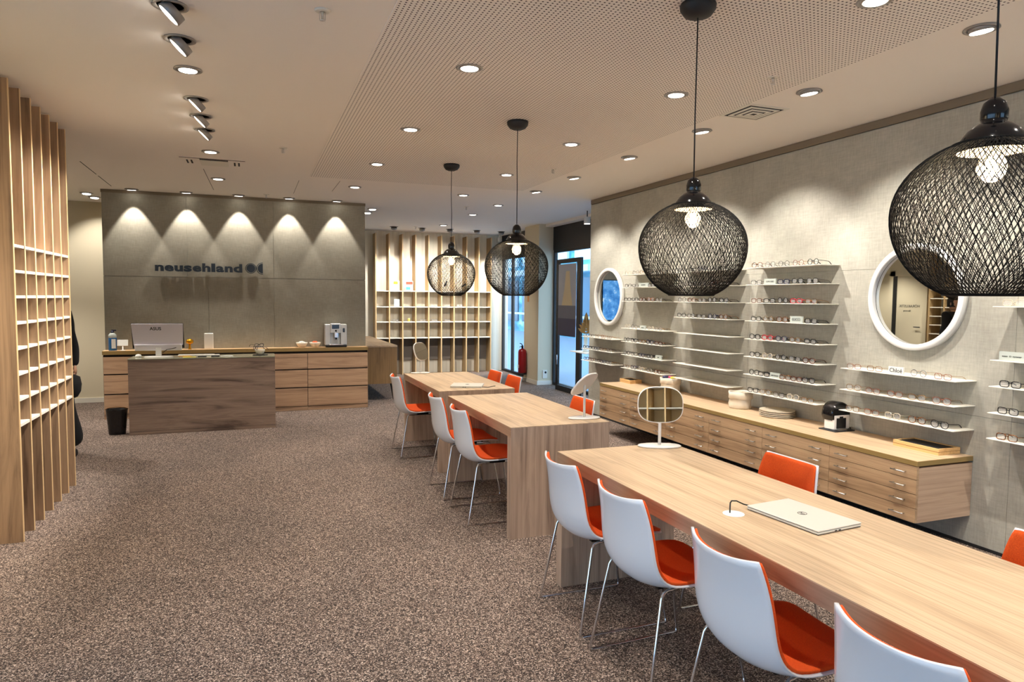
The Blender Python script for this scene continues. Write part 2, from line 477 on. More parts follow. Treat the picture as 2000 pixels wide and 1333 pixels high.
# feature wall: cement panels on a core
fx0, fx1 = -1.768, 1.572
fe = struct(part('wall_feature', MB().box(fx0 + .01, fx1 - .01, 10.213, 10.42, 0, ZC - .03), M['concrete_dark']))
for (a, b, z0, z1) in ((fx0, -.78, 1.843, ZC - .04), (-.78, .31, 1.843, ZC - .04), (.31, fx1, 1.843, ZC - .04),
                       (fx0, -.53, 0.0, 1.837), (-.53, .31, 0.0, 1.837), (.31, fx1, 0.0, 1.837)):
    part('panel', MB().box(a + .0015, b - .0015, 10.2, 10.2135, z0, z1), M['concrete_dark'], fe)
struct(part('trim_5', MB().box(fx0 - .005, fx1 + .005, 10.195, 10.42, ZC - .04, ZC - .001), M['trim_grey']))

# ------------------------------------------------------------------ outside
street = part('pavement', MB().box(5.35, 14, -4, 60, -.12, -.05).box(-16, -3.66, -12, 12, -.12, -.05).box(-3.66, 14, -12, -3.32, -.12, -.05), M['pave']); struct(street)
fac = thing('shop_building', 'pale blue shopping centre front seen through the glass entrance', 'building', (12.6, 30, -.05))
part('wall', MB().box(0, .3, -20, 22, 0, 9), M['facade'], fac)
for k in range(14):
    y = -18 + k * 2.9
    wn = part('window', MB().box(-.06, 0, y, y + 2.3, .5, 2.5), M['facade_dark'], fac)
    part('canopy', MB().box(-.7, 0, y - .2, y + 2.5, 2.7, 2.95), M['facade_white'], fac)
    part('sign_board', MB().box(-.1, 0, y, y + 2.2, 3.2, 3.9), M['facade_white'], fac)
    part('railing', MB().box(-.3, -.22, y, y + 2.7, .85, .95), M['facade_white'], fac)

# ------------------------------------------------------------------ downlights
NL = [0]
def downlight(x, y, label, group, tilt=None, spot=True, power=1.0, size=95, blend=.55, lens_tilt=None):
    """tilt: direction vector the lamp points to"""
    d = Vector(tilt).normalized() if tilt else Vector((0, 0, -1))
    t = thing('downlight', label, 'ceiling light', (x, y, ZC), 0, group)
    ld = Vector(lens_tilt).normalized() if lens_tilt else d
    q = ld.to_track_quat('-Z', 'Y').to_matrix().to_4x4()
    ring = MB().lathe([(.078, 0.0), (.080, -.006), (.062, -.008), (.058, -.002)], 28, capt=False)
    ang = math.acos(max(-1, min(1, -ld.z)))
    part('trim_ring', ring, M['grey_ring'], t)
    off = 0.058 * math.sin(ang) + .004
    body = MB().lathe([(.056, .03), (.058, -.012), (.054, -.012)], 24, capb=True, capt=False)
    mm = Matrix.Translation((0, 0, -off + .006)) @ q
    body.xf(mm); part('lamp_body', body, M['grey_ring'], t)
    lens = MB().lathe([(.050, -.004), (.050, -.013)], 24).xf(mm)
    part('lens', lens, M['lamp_on'], t)
    if spot:
        l = bpy.data.lights.new('downlight_beam', 'SPOT'); l.energy = SPOT_W * power; l.color = WARM
        l.spot_size = math.radians(size); l.spot_blend = blend; l.shadow_soft_size = .016
        o = bpy.data.objects.new('downlight_beam', l); COL.objects.link(o); o.parent = t
        o.location = Vector((0, 0, -off + .006)) + d * .03
        o.rotation_euler = d.to_track_quat('-Z', 'Y').to_euler()
    return t
GR = 'recessed round downlights in the white ceiling'
ly = [1.0, 1.5, 2.3, 3.655, 4.11, 4.63, 5.29, 5.77, 6.23, 7.146, 8.753]
tl = [1, 1, 0, 1, 1, 0, 1, 1, 1, 0, 0]
nvis = 0
for y, t in zip(ly, tl):
    tv = (-1.0, 0.06, -1.02) if t else None
    if y > 3:
        nvis += 1
        lab = '%s downlight in the left row from the camera, %s' % (ORD[nvis - 1], 'tilted towards the wooden fin shelves' if t else 'flush with the ceiling')
    else: lab = 'downlight of the left row behind the camera'
    downlight(-.33, y, lab, GR, tv, power=2.1 if t else 1.0, size=72 if t else 95)
for xx, row, yy in ((1.22, 'row above the left edge of the tables', [-.7, .9, 2.4, 3.958, 5.555, 7.12, 8.71]), (2.637, 'row above the right edge of the tables', [-.7, .9, 2.4, 3.949, 5.535, 7.166, 8.808])):
    k = 0
    for y in yy:
        if y > 3: k += 1; lab = '%s flush downlight from the camera in the %s' % (ORD[k - 1], row)
        else: lab = 'flush downlight behind the camera in the ' + row
        downlight(xx, y, lab, GR)
k = 0
for y in [-.6, .7, 1.5, 2.448, 3.572, 4.702, 5.832, 7.033, 8.131, 9.555, 10.786, 12.6]:
    if y > 2: k += 1; lab = '%s tilted downlight from the camera in the row beside the cement wall' % ORD[k - 1]
    else: lab = 'tilted downlight behind the camera in the row beside the cement wall'
    downlight(3.39, y, lab, GR, (0.5, 0.0, -1.0) if y < 8.5 else ((0, .95, -1) if y > 10 else None), power=1.55 if y < 9 else 2.2, size=92, lens_tilt=(.14, 0, -1) if y < 8.5 else (0, 0, -1))
for i, x in enumerate([-1.40, -.767, -.129, .516, 1.157]):
    downlight(x, 10.06, '%s from the left of the five downlights grazing the grey sign wall' % ORD[i], GR, (0, .10, -1), power=.75, size=62, blend=.3)
for i, (x, y) in enumerate([(-2.02, 10.69), (-2.0, 11.09), (1.77, 10.75), (1.77, 11.24)]):
    downlight(x, y, '%s of the pair of downlights %s the grey sign wall' % (('nearer', 'farther')[i % 2], ('left of', 'right of')[i // 2]), GR, (0, .5, -1), power=.4, lens_tilt=(0, -.1, -1))
for i, x in enumerate([2.60, 3.15, 3.71, 4.27, 4.79]):
    downlight(x, 13.3, '%s from the left of the lamps tilted at the far white shelves' % ORD[i], GR, (0.12, .62, -1), power=1.5, size=72)
downlight(-2.5, 8.6, 'downlight over the recess beyond the fin shelves', GR, None, power=2.2)
downlight(-2.5, 10.2, 'farther downlight added to light the recess beyond the fin shelves', GR, None, power=2.2)  # added lamp, brightens the recess shown in the big mirror
for _x in (-1.5, 0.2):  # unseen lamps added so the reflected front shelving is lit
    downlight(_x, -2.1, 'unseen downlight added to light the front shelving behind the camera', GR, (0, -.35, -1), power=3.0)

# ceiling fittings
def diffuser():
    t = thing('air_cassette', 'long white air conditioning cassette near the sign wall', 'ceiling vent', (-.33, 7.72, ZC))
    part('frame', MB().box(-.31, .31, -.24, .24, -.006, 0), M['ceil'], t)
    part('slot', MB().box(-.30, .30, -.225, -.215, -.009, -.005), M['dark_gap'], t)
    part('flap', MB().box(-.12, .14, -.16, .12, -.016, -.006), M['white_board'], t)
    part('slot', MB().box(-.12, .14, -.19, -.165, -.012, -.005), M['dark_gap'], t)
    for x in (-.24, -.2, .2, .24): part('grille_slot', MB().box(x - .008, x + .008, -.1, .08, -.009, -.005), M['dark_gap'], t)
diffuser()
t = thing('air_diffuser', 'small square white air diffuser with nested frames beside the perforated ceiling', 'ceiling vent', (3.40, 4.11, ZC))
for i, (a, dz) in enumerate(((.17, .004), (.125, .008), (.085, .012), (.045, .016))):
    part('frame_ring', MB().box(-a, a, -a, a, -dz, -dz + .004), M['white_board'], t)
    part('shadow_slot', MB().box(-a + .026, a - .026, -a + .026, a - .026, -dz - .001, -dz + .001), M['dark_gap'], t)
sk = None
for i, (x, y, w) in enumerate([(.337, 3.447, 'nearest the camera above the carpet aisle'), (2.97, 3.425, 'at the right edge of the perforated ceiling'), (.298, 6.708, 'halfway along the aisle'), (2.968, 6.666, 'near the far end of the perforated ceiling'), (3.02, 9.92, 'beyond the perforated ceiling before the entrance'), (.217, 9.841, 'in front of the grey sign wall'), (2.981, 13.113, 'in front of the far white shelves')]):
    lab = 'small chrome fire sprinkler ' + w
    if sk is None:
        sk = thing('sprinkler', lab, 'sprinkler', (x, y, ZC), 0, 'ceiling sprinklers')
        part('escutcheon', MB().lathe([(.032, -.008), (.038, 0)], 20), M['white_board'], sk)
        part('head', MB().lathe([(.004, -.05), (.014, -.048), (.005, -.04), (.006, -.02), (.01, -.008)], 12).box(-.014, -.011, -.002, .002, -.045, -.01).box(.011, .014, -.002, .002, -.045, -.01), M['steel'], sk)
    else: dup(sk, (x, y, ZC), 0, lab)

# ------------------------------------------------------------------ tables
def table(y0, y1, label, x0=1.585, x1=2.318):
    h, t = .75, .066
    o = thing('waterfall_table', label, 'table', ((x0 + x1) / 2, (y0 + y1) / 2, 0), 0, 'waterfall tables in one line')
    a, b = (x1 - x0) / 2, (y1 - y0) / 2
    part('tabletop', MB().box(-a + .0005, a - .0005, -b + .0005, b - .0005, h - .004, h), M['top_wood'], o)
    part('tabletop_core', MB().box(-a, a, -b + .001, b - .001, h - t, h - .004), M['wood_y'], o)
    for s in (-1, 1):
        c = s * (b - t / 2)
        part('end_panel', MB().box(-a + .002, a - .002, c - t / 2, c + t / 2, 0, h - .0045), M['wood_z'], o)
    return o
table(.45, 3.453, 'near long wooden table with the closed laptop and round vanity mirror')
table(4.188, 5.729, 'middle wooden table with a white vanity mirror turned away')
table(6.028, 7.558, 'farthest wooden table before the white shelving wall')

# ------------------------------------------------------------------ chair
def chair_grid(off):
    prof = [(-.240, .812), (-.228, .770), (-.214, .715), (-.204, .655), (-.197, .60), (-.190, .55), (-.174, .505), (-.148, .474), (-.11, .460), (-.05, .456), (.02, .457), (.09, .460), (.16, .460), (.215, .452), (.245, .438)]
    hw = [.178, .188, .197, .204, .209, .213, .219, .226, .232, .234, .233, .230, .226, .214, .180]
    dish = [.050, .050, .052, .055, .058, .060, .062, .058, .048, .036, .028, .022, .017, .012, .006]
    nv = 13; G = []
    for i, (x, z) in enumerate(prof):
        a = Vector(prof[max(i - 1, 0)]); b = Vector(prof[min(i + 1, len(prof) - 1)]); t = (b - a).normalized()
        nx, nz = t.y, -t.x      # outward (back / below)
        if nx > 0 and nz > 0: nx, nz = -nx, -nz
        if x < -.19: nx, nz = -abs(nx), -abs(nz) if z < .5 else nz
        row = []
        for k in range(nv):
            s = -1 + 2 * k / (nv - 1)
            d = dish[i] * (1 - abs(s) ** 2.2) + off
            hs = hw[i] - (0.009 if off < 0 else 0)
            row.append(Vector((x + nx * d, s * hs, z + nz * d)))
        G.append(row)
    return G
def sheet(G0, G1, skip=0):
    mb = MB(); n, m_ = len(G0), len(G0[0])
    vs = [p for r in G0 for p in r] + [p for r in G1 for p in r]; o = n * m_; fs = []
    for i in range(n - 1):
        for k in range(m_ - 1):
            a = i * m_ + k; fs.append((a, a + 1, a + m_ + 1, a + m_)); fs.append((o + a, o + a + m_, o + a + m_ + 1, o + a + 1))
    for i in range(n - 1):
        for k in (0, m_ - 1):
            a = i * m_ + k; fs.append((a, a + m_, o + a + m_, o + a))
    for k in range(m_ - 1):
        for i in (0, n - 1):
            a = i * m_ + k; fs.append((a, a + 1, o + a + 1, o + a))
    return mb.add(vs, fs, True)
def shade_auto(o, ang=40):
    me = o.data
    bm = bmesh.new(); bm.from_mesh(me)
    for e in bm.edges:
        e.smooth = not (e.is_manifold and e.calc_face_angle(0) > math.radians(ang))
    bm.to_mesh(me); bm.free()
def make_chair(label, loc, rz):
    c = thing('side_chair', label, 'chair', loc, rz, 'white shell chairs with orange upholstery')
    sh = part('shell', sheet(chair_grid(.004), chair_grid(-.003)), M['shell'], c); 
    pad0 = chair_grid(-.0025); pad1 = chair_grid(-.016)
    for gq in (pad0, pad1):
        for p_ in gq[0]: p_.z -= .006
        for p_ in gq[-1]: p_.x -= .01
    pad = part('upholstery', sheet(pad0, pad1), M['orange'], c)
    for o in (sh, pad):
        md = o.modifiers.new('sub', 'SUBSURF'); md.levels = 1; md.render_levels = 1
        bm = bmesh.new(); bm.from_mesh(o.data)
        cl = bm.edges.layers.float.get('crease_edge') or bm.edges.layers.float.new('crease_edge')
        for e in bm.edges:
            if e.is_manifold and e.calc_face_angle(0) > math.radians(45): e[cl] = .8 if o is sh else .35
        bm.to_mesh(o.data); bm.free()
    for s in (-1, 1):
        y = s * .20; yf = s * .236
        pts = [(-.06, s * .17, .428), (-.125, s * .185, .430), (-.150, y, .428), (-.160, y + s * .001, .41), (-.232, yf, .02), (-.236, yf, .006), (-.22, yf, .004), (.22, yf, .004), (.238, yf, .008), (.236, yf - s * .002, .03), (.17, y, .405), (.155, y, .428), (.12, s * .185, .432), (.06, s * .17, .430)]
        part('sled_leg', MB().tube(pts, .0066, 8), M['chrome'], c)
    part('cross_bar', MB().tube([(-.08, -.17, .424), (-.08, .17, .424)], .006, 8), M['chrome'], c)
    part('cross_bar', MB().tube([(.10, -.17, .426), (.10, .17, .426)], .006, 8), M['chrome'], c)
    part('seat_bracket', MB().box(-.12, .13, -.12, -.09, .408, .434).box(-.12, .13, .09, .12, .408, .434).box(-.05, .05, -.09, .09, .408, .424), M['black'], c, bev=.003)
    return c
CL = [(3.07, 'orange and white chair at the far left corner of the near table'), (2.49, 'white shell chair left of the near table, second from its far end'),
      (1.80, 'white shell chair left of the near table, third from its far end'), (1.17, 'partly cropped white chair in the bottom right foreground'),
      (4.76, 'white shell chair at the left side of the middle table, nearer of two'), (5.42, 'white shell chair at the left side of the middle table, farther of two'),
      (6.92, 'lone white shell chair on the left of the farthest table')]
ch = None
for y, lab in CL:
    x = 1.665 - (.03 if y > 4 else 0) - (.03 if y > 6 else 0)
    if ch is None: ch = make_chair(lab, (x, y, 0), 0.0)
    else: dup(ch, (x, y, 0), {1.80: -.02, 2.49: .03}.get(y, 0.0), lab)
for x, y, lab in [(2.29, 2.70, 'orange chair back facing the closed laptop across the near table'), (2.26, 1.42, 'orange chair back cut off at the right edge of the picture'),
               (2.24, 4.90, 'orange chair back behind the turned away mirror on the middle table'), (2.27, 6.52, 'orange chair on the right of the farthest table, nearer of two'),
               (2.25, 7.03, 'orange chair on the right of the farthest table, farther of two')]:
    dup(ch, (x, y, 0), PI, lab)

# ------------------------------------------------------------------ pendants
def woven_shade():
    mb = MB(); R = .246
    C0, HT, HB, zt, zb = .018, .211, .246, .194, -.224
    nseg = 22
    def pt(ph, s):
        th0, th1 = math.asin(zt / HT), -math.asin(-zb / HB)
        th = th0 + (th1 - th0) * s
        if th > 0: z, r = HT * math.sin(th), R * math.cos(th)
        else: z, r = HB * math.sin(th), R * math.cos(th)
        return Vector((r * math.cos(ph), r * math.sin(ph), z + C0))
    def strand(ph0, tw, r_):
        mb.tube([pt(ph0 + tw * (i / nseg - .5), i / nseg) for i in range(nseg + 1)], r_, 3, caps=False)
    n = 104
    for i in range(n):
        strand(2 * PI * i / n, .85, .0012); strand(2 * PI * i / n + .03, -.85, .0012)
    n = 44
    for i in range(n):
        strand(2 * PI * i / n, 1.5, .0011); strand(2 * PI * i / n, -1.5, .0011)
    return mb, pt
def pendant(x, y, label):
    p = thing('pendant_lamp', label, 'lamp', (x, y, 1.827), 0, 'black woven pendant lamps over the tables')
    zc = ZC - 1.827
    part('canopy', MB().lathe([(.0, -.066), (.035, -.066), (.062, -.055), (.080, -.03), (.082, -.012), (.076, 0)], 28, (0, 0, zc), capb=False), M['black_matt'], p)
    part('cord', MB().tube([(0, 0, zc - .06), (.003, 0, zc - .3), (-.003, .002, zc - .5), (0, 0, .34)], .0032, 6), M['black_matt'], p)
    cap = MB().lathe([(.0, .338), (.012, .337), (.028, .322), (.034, .30), (.033, .278), (.030, .268), (.048, .262), (.066, .246), (.080, .225), (.086, .205), (.088, .190)], 32, capb=False, capt=False)
    part('lamp_cap', cap, M['black'], p)
    part('reflector', MB().lathe([(.086, .190), (.084, .204), (.076, .224), (.058, .244), (.03, .252), (.0, .254)], 32, capb=False, capt=False), M['cap_inside'], p)
    b = part('bulb', MB().lathe([(.0, .105), (.018, .109), (.032, .124), (.037, .144), (.034, .162), (.024, .182), (.016, .20), (.015, .235)], 20, capb=False), M['shade_glass'], p)
    part('filament', MB().lathe([(.0, .122), (.012, .126), (.016, .145), (.012, .17), (.0, .178)], 12, capb=False, capt=False), M['bulb_on'], b)
    mb, pt = woven_shade()
    part('woven_shade', mb, M['weave'], p)
    part('lower_ring', MB().tube([(.102 * math.cos(2 * PI * i / 40), .102 * math.sin(2 * PI * i / 40), -.206) for i in range(40)], .004, 8, closed=True), M['weave'], p)
    part('upper_ring', MB().tube([(.097 * math.cos(2 * PI * i / 40), .097 * math.sin(2 * PI * i / 40), .212) for i in range(40)], .003, 8, closed=True), M['weave'], p)
    l = bpy.data.lights.new('bulb_light', 'POINT'); l.energy = 7; l.color = (1, .74, .45); l.shadow_soft_size = .02
    o = bpy.data.objects.new('bulb_light', l); COL.objects.link(o); o.parent = p; o.location = (0, 0, .092)
    return p
p0 = pendant(1.93, 1.345, 'largest black woven globe pendant at the right edge of the picture')
for y, lab in ((2.723, 'black woven globe pendant above the far half of the near table'), (4.994, 'black woven globe pendant above the middle table'), (6.844, 'farthest and smallest black woven globe pendant')):
    dup(p0, (1.925, y, 1.827), .4 * y, lab)

# ------------------------------------------------------------------ wall drawer cabinets on the right
def cabinet(y0, y1, label):
    w = y1 - y0
    c = thing('drawer_cabinet', label, 'cabinet', (3.9, (y0 + y1) / 2, .2), 0, 'wall hung drawer cabinets')
    part('carcass', MB().box(.018, .495, -w / 2 + .0005, w / 2 - .0005, 0, .352), M['wood_x2'], c)
    zz = [.0, .0925, .1835, .276, .352 + .012]
    for i in range(4):
        d = part('drawer', MB().box(0, .018, -w / 2 + .0015, w / 2 - .0015, zz[i] + .001, zz[i + 1] - .0025), M['wood_y2'], c)
        zc_ = zz[i + 1] - .048
        for yy in (-.14 * 1 - .09, .14 + .09):
            hd = MB().tube([(-.026, yy - .052, zc_), (-.026, yy + .052, zc_)], .004, 8)
            hd.tube([(0, yy - .04, zc_), (-.026, yy - .04, zc_)], .003, 6).tube([(0, yy + .04, zc_), (-.026, yy + .04, zc_)], .003, 6)
            part('handle', hd, M['steel'], d)
    return c
M['wood_x2'] = wood('cabinet_side_wood', srgb(152, 124, 100), srgb(198, 168, 140), 'x', 0.5, 11.0)
M['wood_y2'] = wood('drawer_front_wood', srgb(146, 116, 86), srgb(194, 162, 126), 'y', 0.5, 12.0)
cy = [3.089 + .702 * i for i in range(7)]
cn = ['nearest wall hung drawer cabinet, its wooden side panel exposed', 'second wall hung drawer cabinet from the near end', 'third wall hung drawer cabinet, below the coffee capsule machine end', 'fourth wall hung drawer cabinet from the near end', 'fifth wall hung drawer cabinet from the near end', 'farthest wall hung drawer cabinet beside the end of the row']
cn[2] = 'third wall hung drawer cabinet from the near end, under the plates'
for i in range(6): cabinet(cy[i], cy[i + 1], cn[i])
wt = thing('worktop', 'long pale wood worktop over the wall hung drawers', 'worktop', (4.14, (cy[0] + cy[-1]) / 2, .562))
hl = (cy[-1] - cy[0]) / 2
part('slab', MB().box(-.24, .255, -hl, hl, .004, .035), M['top_wood'], wt)
part('edge_band', MB().box(-.243, -.24, -hl, hl, .003, .034).box(-.243, .255, -hl - .003, -hl, .003, .034), M['worktop_edge'], wt)

# trays, bags, plates, capsule machine
def tray(label, x, y, lx, ly_, rz=0, filled=True):
    t = thing('wooden_tray', label, 'tray', (x, y, .597), rz, 'flat wooden trays on the drawer worktop')
    a, b = lx / 2, ly_ / 2
    part('frame', MB().box(-a, a, -b, -b + .012, 0, .042).box(-a, a, b - .012, b, 0, .042).box(-a, -a + .012, -b + .012, b - .012, 0, .042).box(a - .012, a, -b + .012, b - .012, 0, .042), M['tray_wood'], t)
    part('felt_liner', MB().box(-a + .012, a - .012, -b + .012, b - .012, 0.0, .036), M['felt_black'], t)
    part('groove', MB().box(-a - .0008, a + .0008, -b - .0008, b + .0008, .020, .0225), M['brown_line'], t)
M['brown_line'] = base('tray_joint_line', srgb(150, 104, 54), .6)
tray('bamboo tray with black felt at the near end of the worktop', 4.28, 3.335, .2, .34)
tray('bamboo tray at the far end of the worktop below the small round mirror', 4.26, 7.2, .16, .24)
def sack(label, x, y, r, h, seed):
    t = thing('storage_sack', label, 'bag', (x, y, .597), 0, 'crumpled paper storage sacks on the worktop')
    rr = random.Random(seed)
    prof = [(r * .93, 0), (r * .99, .012), (r * 1.0, h * .3), (r * .96, h * .5), (r * 1.0, h * .62)]
    cuff = [(r * 1.03, h * .60), (r * 1.07, h * .62), (r * 1.05, h * .80), (r * 1.07, h), (r * 1.0, h), (r * .97, h * .8), (r * .95, h * .62)]
    for nm, pr, cb in (('sack_body', prof, True), ('folded_cuff', cuff, False)):
        mb = MB().lathe(pr, 28, capb=cb, capt=False)
        ph = rr.random() * 6
        for i, p in enumerate(mb.v):
            a = math.atan2(p[1], p[0]); k = 1 + .03 * math.sin(3 * a + ph + p[2] * 30) + .018 * math.sin(7 * a - p[2] * 60)
            sq = 1 + .07 * abs(math.cos(a) * math.sin(a)) * 2
            mb.v[i] = (p[0] * k * sq, p[1] * k * sq, p[2] + (.004 * math.sin(4 * a + ph) if p[2] > .02 else 0))
        part(nm, mb, M['canvas'], t)
    part('stuffing', MB().lathe([(r * .9, h * .8), (r * .85, h * .86), (0, h * .9)], 20, capt=False), M['felt_black'], t)
    return t
sack('cream folded paper sack behind the vanity mirror, colourful cases inside', 4.25, 6.35, .098, .155, 1)
sack('cream crumpled paper sack with navy spectacles on top, beside the plates', 4.24, 5.19, .095, .155, 2)
for i, (dx, dy, c, nm) in enumerate([(-.03, -.05, srgb(60, 60, 100), 'slate blue'), (.01, 0, srgb(190, 60, 110), 'pink'), (0, .05, srgb(220, 205, 40), 'yellow')]):
    c_ = part('spectacle_case', MB().lathe([(0, 0), (.018, .004), (.024, .018), (.018, .032), (0, .036)], 14, capb=False, capt=False, sx=1.5), base('case_%s' % nm, c, .5), None, (4.25 + dx, 6.35 - dy, .597 + .137))
    tag(c_, '%s soft spectacle case poking out of the farther paper sack' % nm, 'spectacle case')
for i in range(4):
    pl = MB().lathe([(.13, 0), (.148, .004), (.155, .014), (.150, .0145), (.135, .008), (0, .0075)], 40, capt=False, sx=.92)
    o = part('round_plate', pl, M['bag_blush'], None, (4.25, 4.72, .597 + i * .0148))
    tag(o, '%s blush round plate from the bottom of the stack on the drawer worktop' % ORD[i], 'plate', 'stack of blush plates')
t = thing('capsule_machine', 'small black and white capsule machine on a black mat', 'coffee machine', (4.25, 4.07, .597))
part('mat', MB().box(-.10, .10, -.085, .085, 0, .008), M['black_matt'], t, bev=.003)
part('body', MB().box(-.075, .085, -.045, .055, .008, .125), M['white_lacquer'], t, bev=.006)
part('domed_head', MB().lathe([(.088, -.055), (.092, -.035), (.092, .035), (.086, .055)], 28).xf(Matrix.Translation((.0, .012, .132)) @ Matrix.Rotation(PI / 2, 4, 'X')), M['black'], t)
part('capsule_slot', MB().box(-.05, .045, -.0465, -.03, .02, .10).box(-.02, .015, -.0465, -.03, .10, .112), M['black_matt'], t)
part('drip_plate', MB().box(-.04, .035, -.07, -.047, .008, .018), M['steel'], t)
part('power_lead', MB().tube([(.02, -.05, .012), (.03, -.08, .02), (.05, -.085, .03), (.07, -.07, .02), (.10, -.04, .01)], .003, 6), M['black_matt'], t)

# ------------------------------------------------------------------ spectacles
def rim_pts(shape, w, h, n=22):
    out = []
    for i in range(n):
        a = 2 * PI * i / n; c, s = math.cos(a), math.sin(a)
        if shape == 'round': x, y = w * c * .92, w * s * .92
        elif shape == 'square':
            e = .55; x = w * math.copysign(abs(c) ** e, c); y = h * math.copysign(abs(s) ** e, s)
        elif shape == 'cat':
            e = .8; x = w * math.copysign(abs(c) ** e, c); y = h * math.copysign(abs(s) ** e, s) + .25 * h * max(0, c) * (s > 0)
        else:
            e = .78; x = w * math.copysign(abs(c) ** e, c); y = h * math.copysign(abs(s) ** e, s); x *= 1 + .06 * s
        out.append((x, y))
    return out
GP = {}
def specs_proto(color, shape):
    """front in the plane x=0 facing -x, temples towards +x, resting at z=0"""
    key = (color, shape)
    if key in GP: return GP[key]
    thin = color in ('gold', 'rose gold', 'silver', 'gunmetal')
    rr = .0016 if thin else .0026
    w, h = {'round': (.0245, .0225), 'square': (.0265, .0185), 'cat': (.027, .019), 'panto': (.0255, .0215)}[shape]
    zc_ = (w * .92 if shape == 'round' else h) + rr
    fr = MB(); ln = []
    for s in (-1, 1):
        cy_ = s * .034
        pr = rim_pts(shape, w, h)
        fr.tube([(.0 + .0006 * abs(x) * 10, cy_ + s * x, zc_ + z) for x, z in pr], rr, 6, closed=True)
        lm = MB(); lm.add([(.002, cy_ + s * x * .97, zc_ + z * .97) for x, z in pr] + [(.003, cy_ + s * x * .97, zc_ + z * .97) for x, z in pr],
               [tuple(range(22)), tuple(reversed(range(22, 44)))])
        ln.append(lm)
    fr.tube([(.0, -.012, zc_ + h * .3), (-.003, 0, zc_ + h * .42), (.0, .012, zc_ + h * .3)], rr * 1.05, 6)
    me = {'frame': fr.mesh('frame_front', GM[color])}
    tm = []
    tr = .0014 if thin else .0024
    for s in (-1, 1):
        y = s * (.034 + w); zt = zc_ + h * .45
        tm.append(MB().tube([(.001, y - s * .003, zt), (.006, y + s * .003, zt), (.05, y + s * .001, zt - .002), (.100, y - s * .002, zt - .006), (.118, y - s * .004, zt - .014), (.138, y - s * .007, .004)], [tr, tr, tr * .9, tr, tr * 1.3, tr * 1.4], 6).mesh('temple', GM[color] if not thin else GM['gold'] if color != 'gunmetal' else GM['black']))
    lens = [q.mesh('lens', M['lens_glass']) for q in ln]
    GP[key] = (me['frame'], tm, lens)
    return GP[key]
def specs(color, shape, loc, rz, label, group):
    fm, tm, lens = specs_proto(color, shape)
    o = put('eyeglasses', fm, None, loc, rz); tag(o, label, 'glasses', group)
    for q in tm: put('temple', q, o)
    for q in lens: put('lens', q, o)
    return o
SIGNS = {}
def brand_block(txt, x, y, z, label, w=.15, h=.05, size=.024, bg='acrylic', rz=-PI / 2):
    t = thing('name_block', label, 'sign', (x, y, z), 0, None)
    part('block', MB().box(-.006, .006, -w / 2, w / 2, 0, h), M[bg], t)
    o = put('lettering', text_mesh(txt, size, M['text_dark'], .0006), t)
    o.rotation_euler = (PI / 2, 0, -PI / 2); o.location = (-.0068, 0, h / 2 - size * .33)
    return t

WS = M['white_shelf']
def shelf(y0, y1, z, label):
    o = part('wall_shelf', MB().box(-.2, -.0005, 0, y1 - y0, -.006, 0), WS, None, (WX, y0, z), bev=.0015)
    tag(o, label, 'shelf', 'thin white metal display shelves on the cement wall')
    return o
LV = {0: 1.887, 1: 1.737, 2: 1.575, 3: 1.414, 4: 1.250, 5: 1.090, 6: .928, 7: .770}
COLR = ['black', 'tortoise', 'gunmetal', 'brown', 'black', 'gold', 'silver', 'navy', 'rose gold', 'clear']
SHP = ['round', 'square', 'panto', 'cat']
SW = {'round': 'round', 'square': 'square', 'panto': 'rounded', 'cat': 'cat-eye'}
def col_specs(y0, y1, lev, content, colname, tier, margin=.09):
    """content far -> near: (colour, shape) / ('sign', txt) / None"""
    n = len(content); k = 0; ng = sum(1 for c in content if c and c[0] != 'sign')
    for i, c in enumerate(content):
        yy = y1 - margin - (y1 - y0 - 2 * margin) * i / (n - 1)
        if not c: continue
        if c[0] == 'sign':
            brand_block(c[1], WX - .165, yy, LV[lev] if not isinstance(lev, float) else lev, c[2], *(c[3:]))
            continue
        lab = '%s %s glasses, %s from left, %s' % (c[0], SW[c[1]], ORD[k], tier)
        specs(c[0], c[1], (WX - .175 + rnd.uniform(-.006, .006), yy + rnd.uniform(-.003, .003), LV[lev]), rnd.uniform(-.05, .12), lab, 'spectacles on the %s' % colname)
        k += 1
def rand_content(n, r, dark=.6):
    out = []
    for i in range(n):
        c = r.choice(['black', 'black', 'tortoise', 'gunmetal', 'navy', 'brown']) if r.random() < dark else r.choice(['gold', 'silver', 'clear', 'rose gold', 'gunmetal'])
        out.append((c, r.choice(SHP)))
    return out
g = lambda c, s: (c, s)
# column A under the small mirror
r = random.Random(3)
for i, lv in enumerate((5, 6, 7)):
    tier = '%s shelf under small mirror' % ('top', 'middle', 'bottom')[i]
    shelf(7.583, 8.42, LV[lv], '%s thin white shelf under the small oval-looking mirror' % ('top', 'middle', 'bottom')[i])
    col_specs(7.583, 8.42, lv, rand_content(5, r, (.1, .7, .8)[i]), 'shelves under the small mirror', tier, .1)
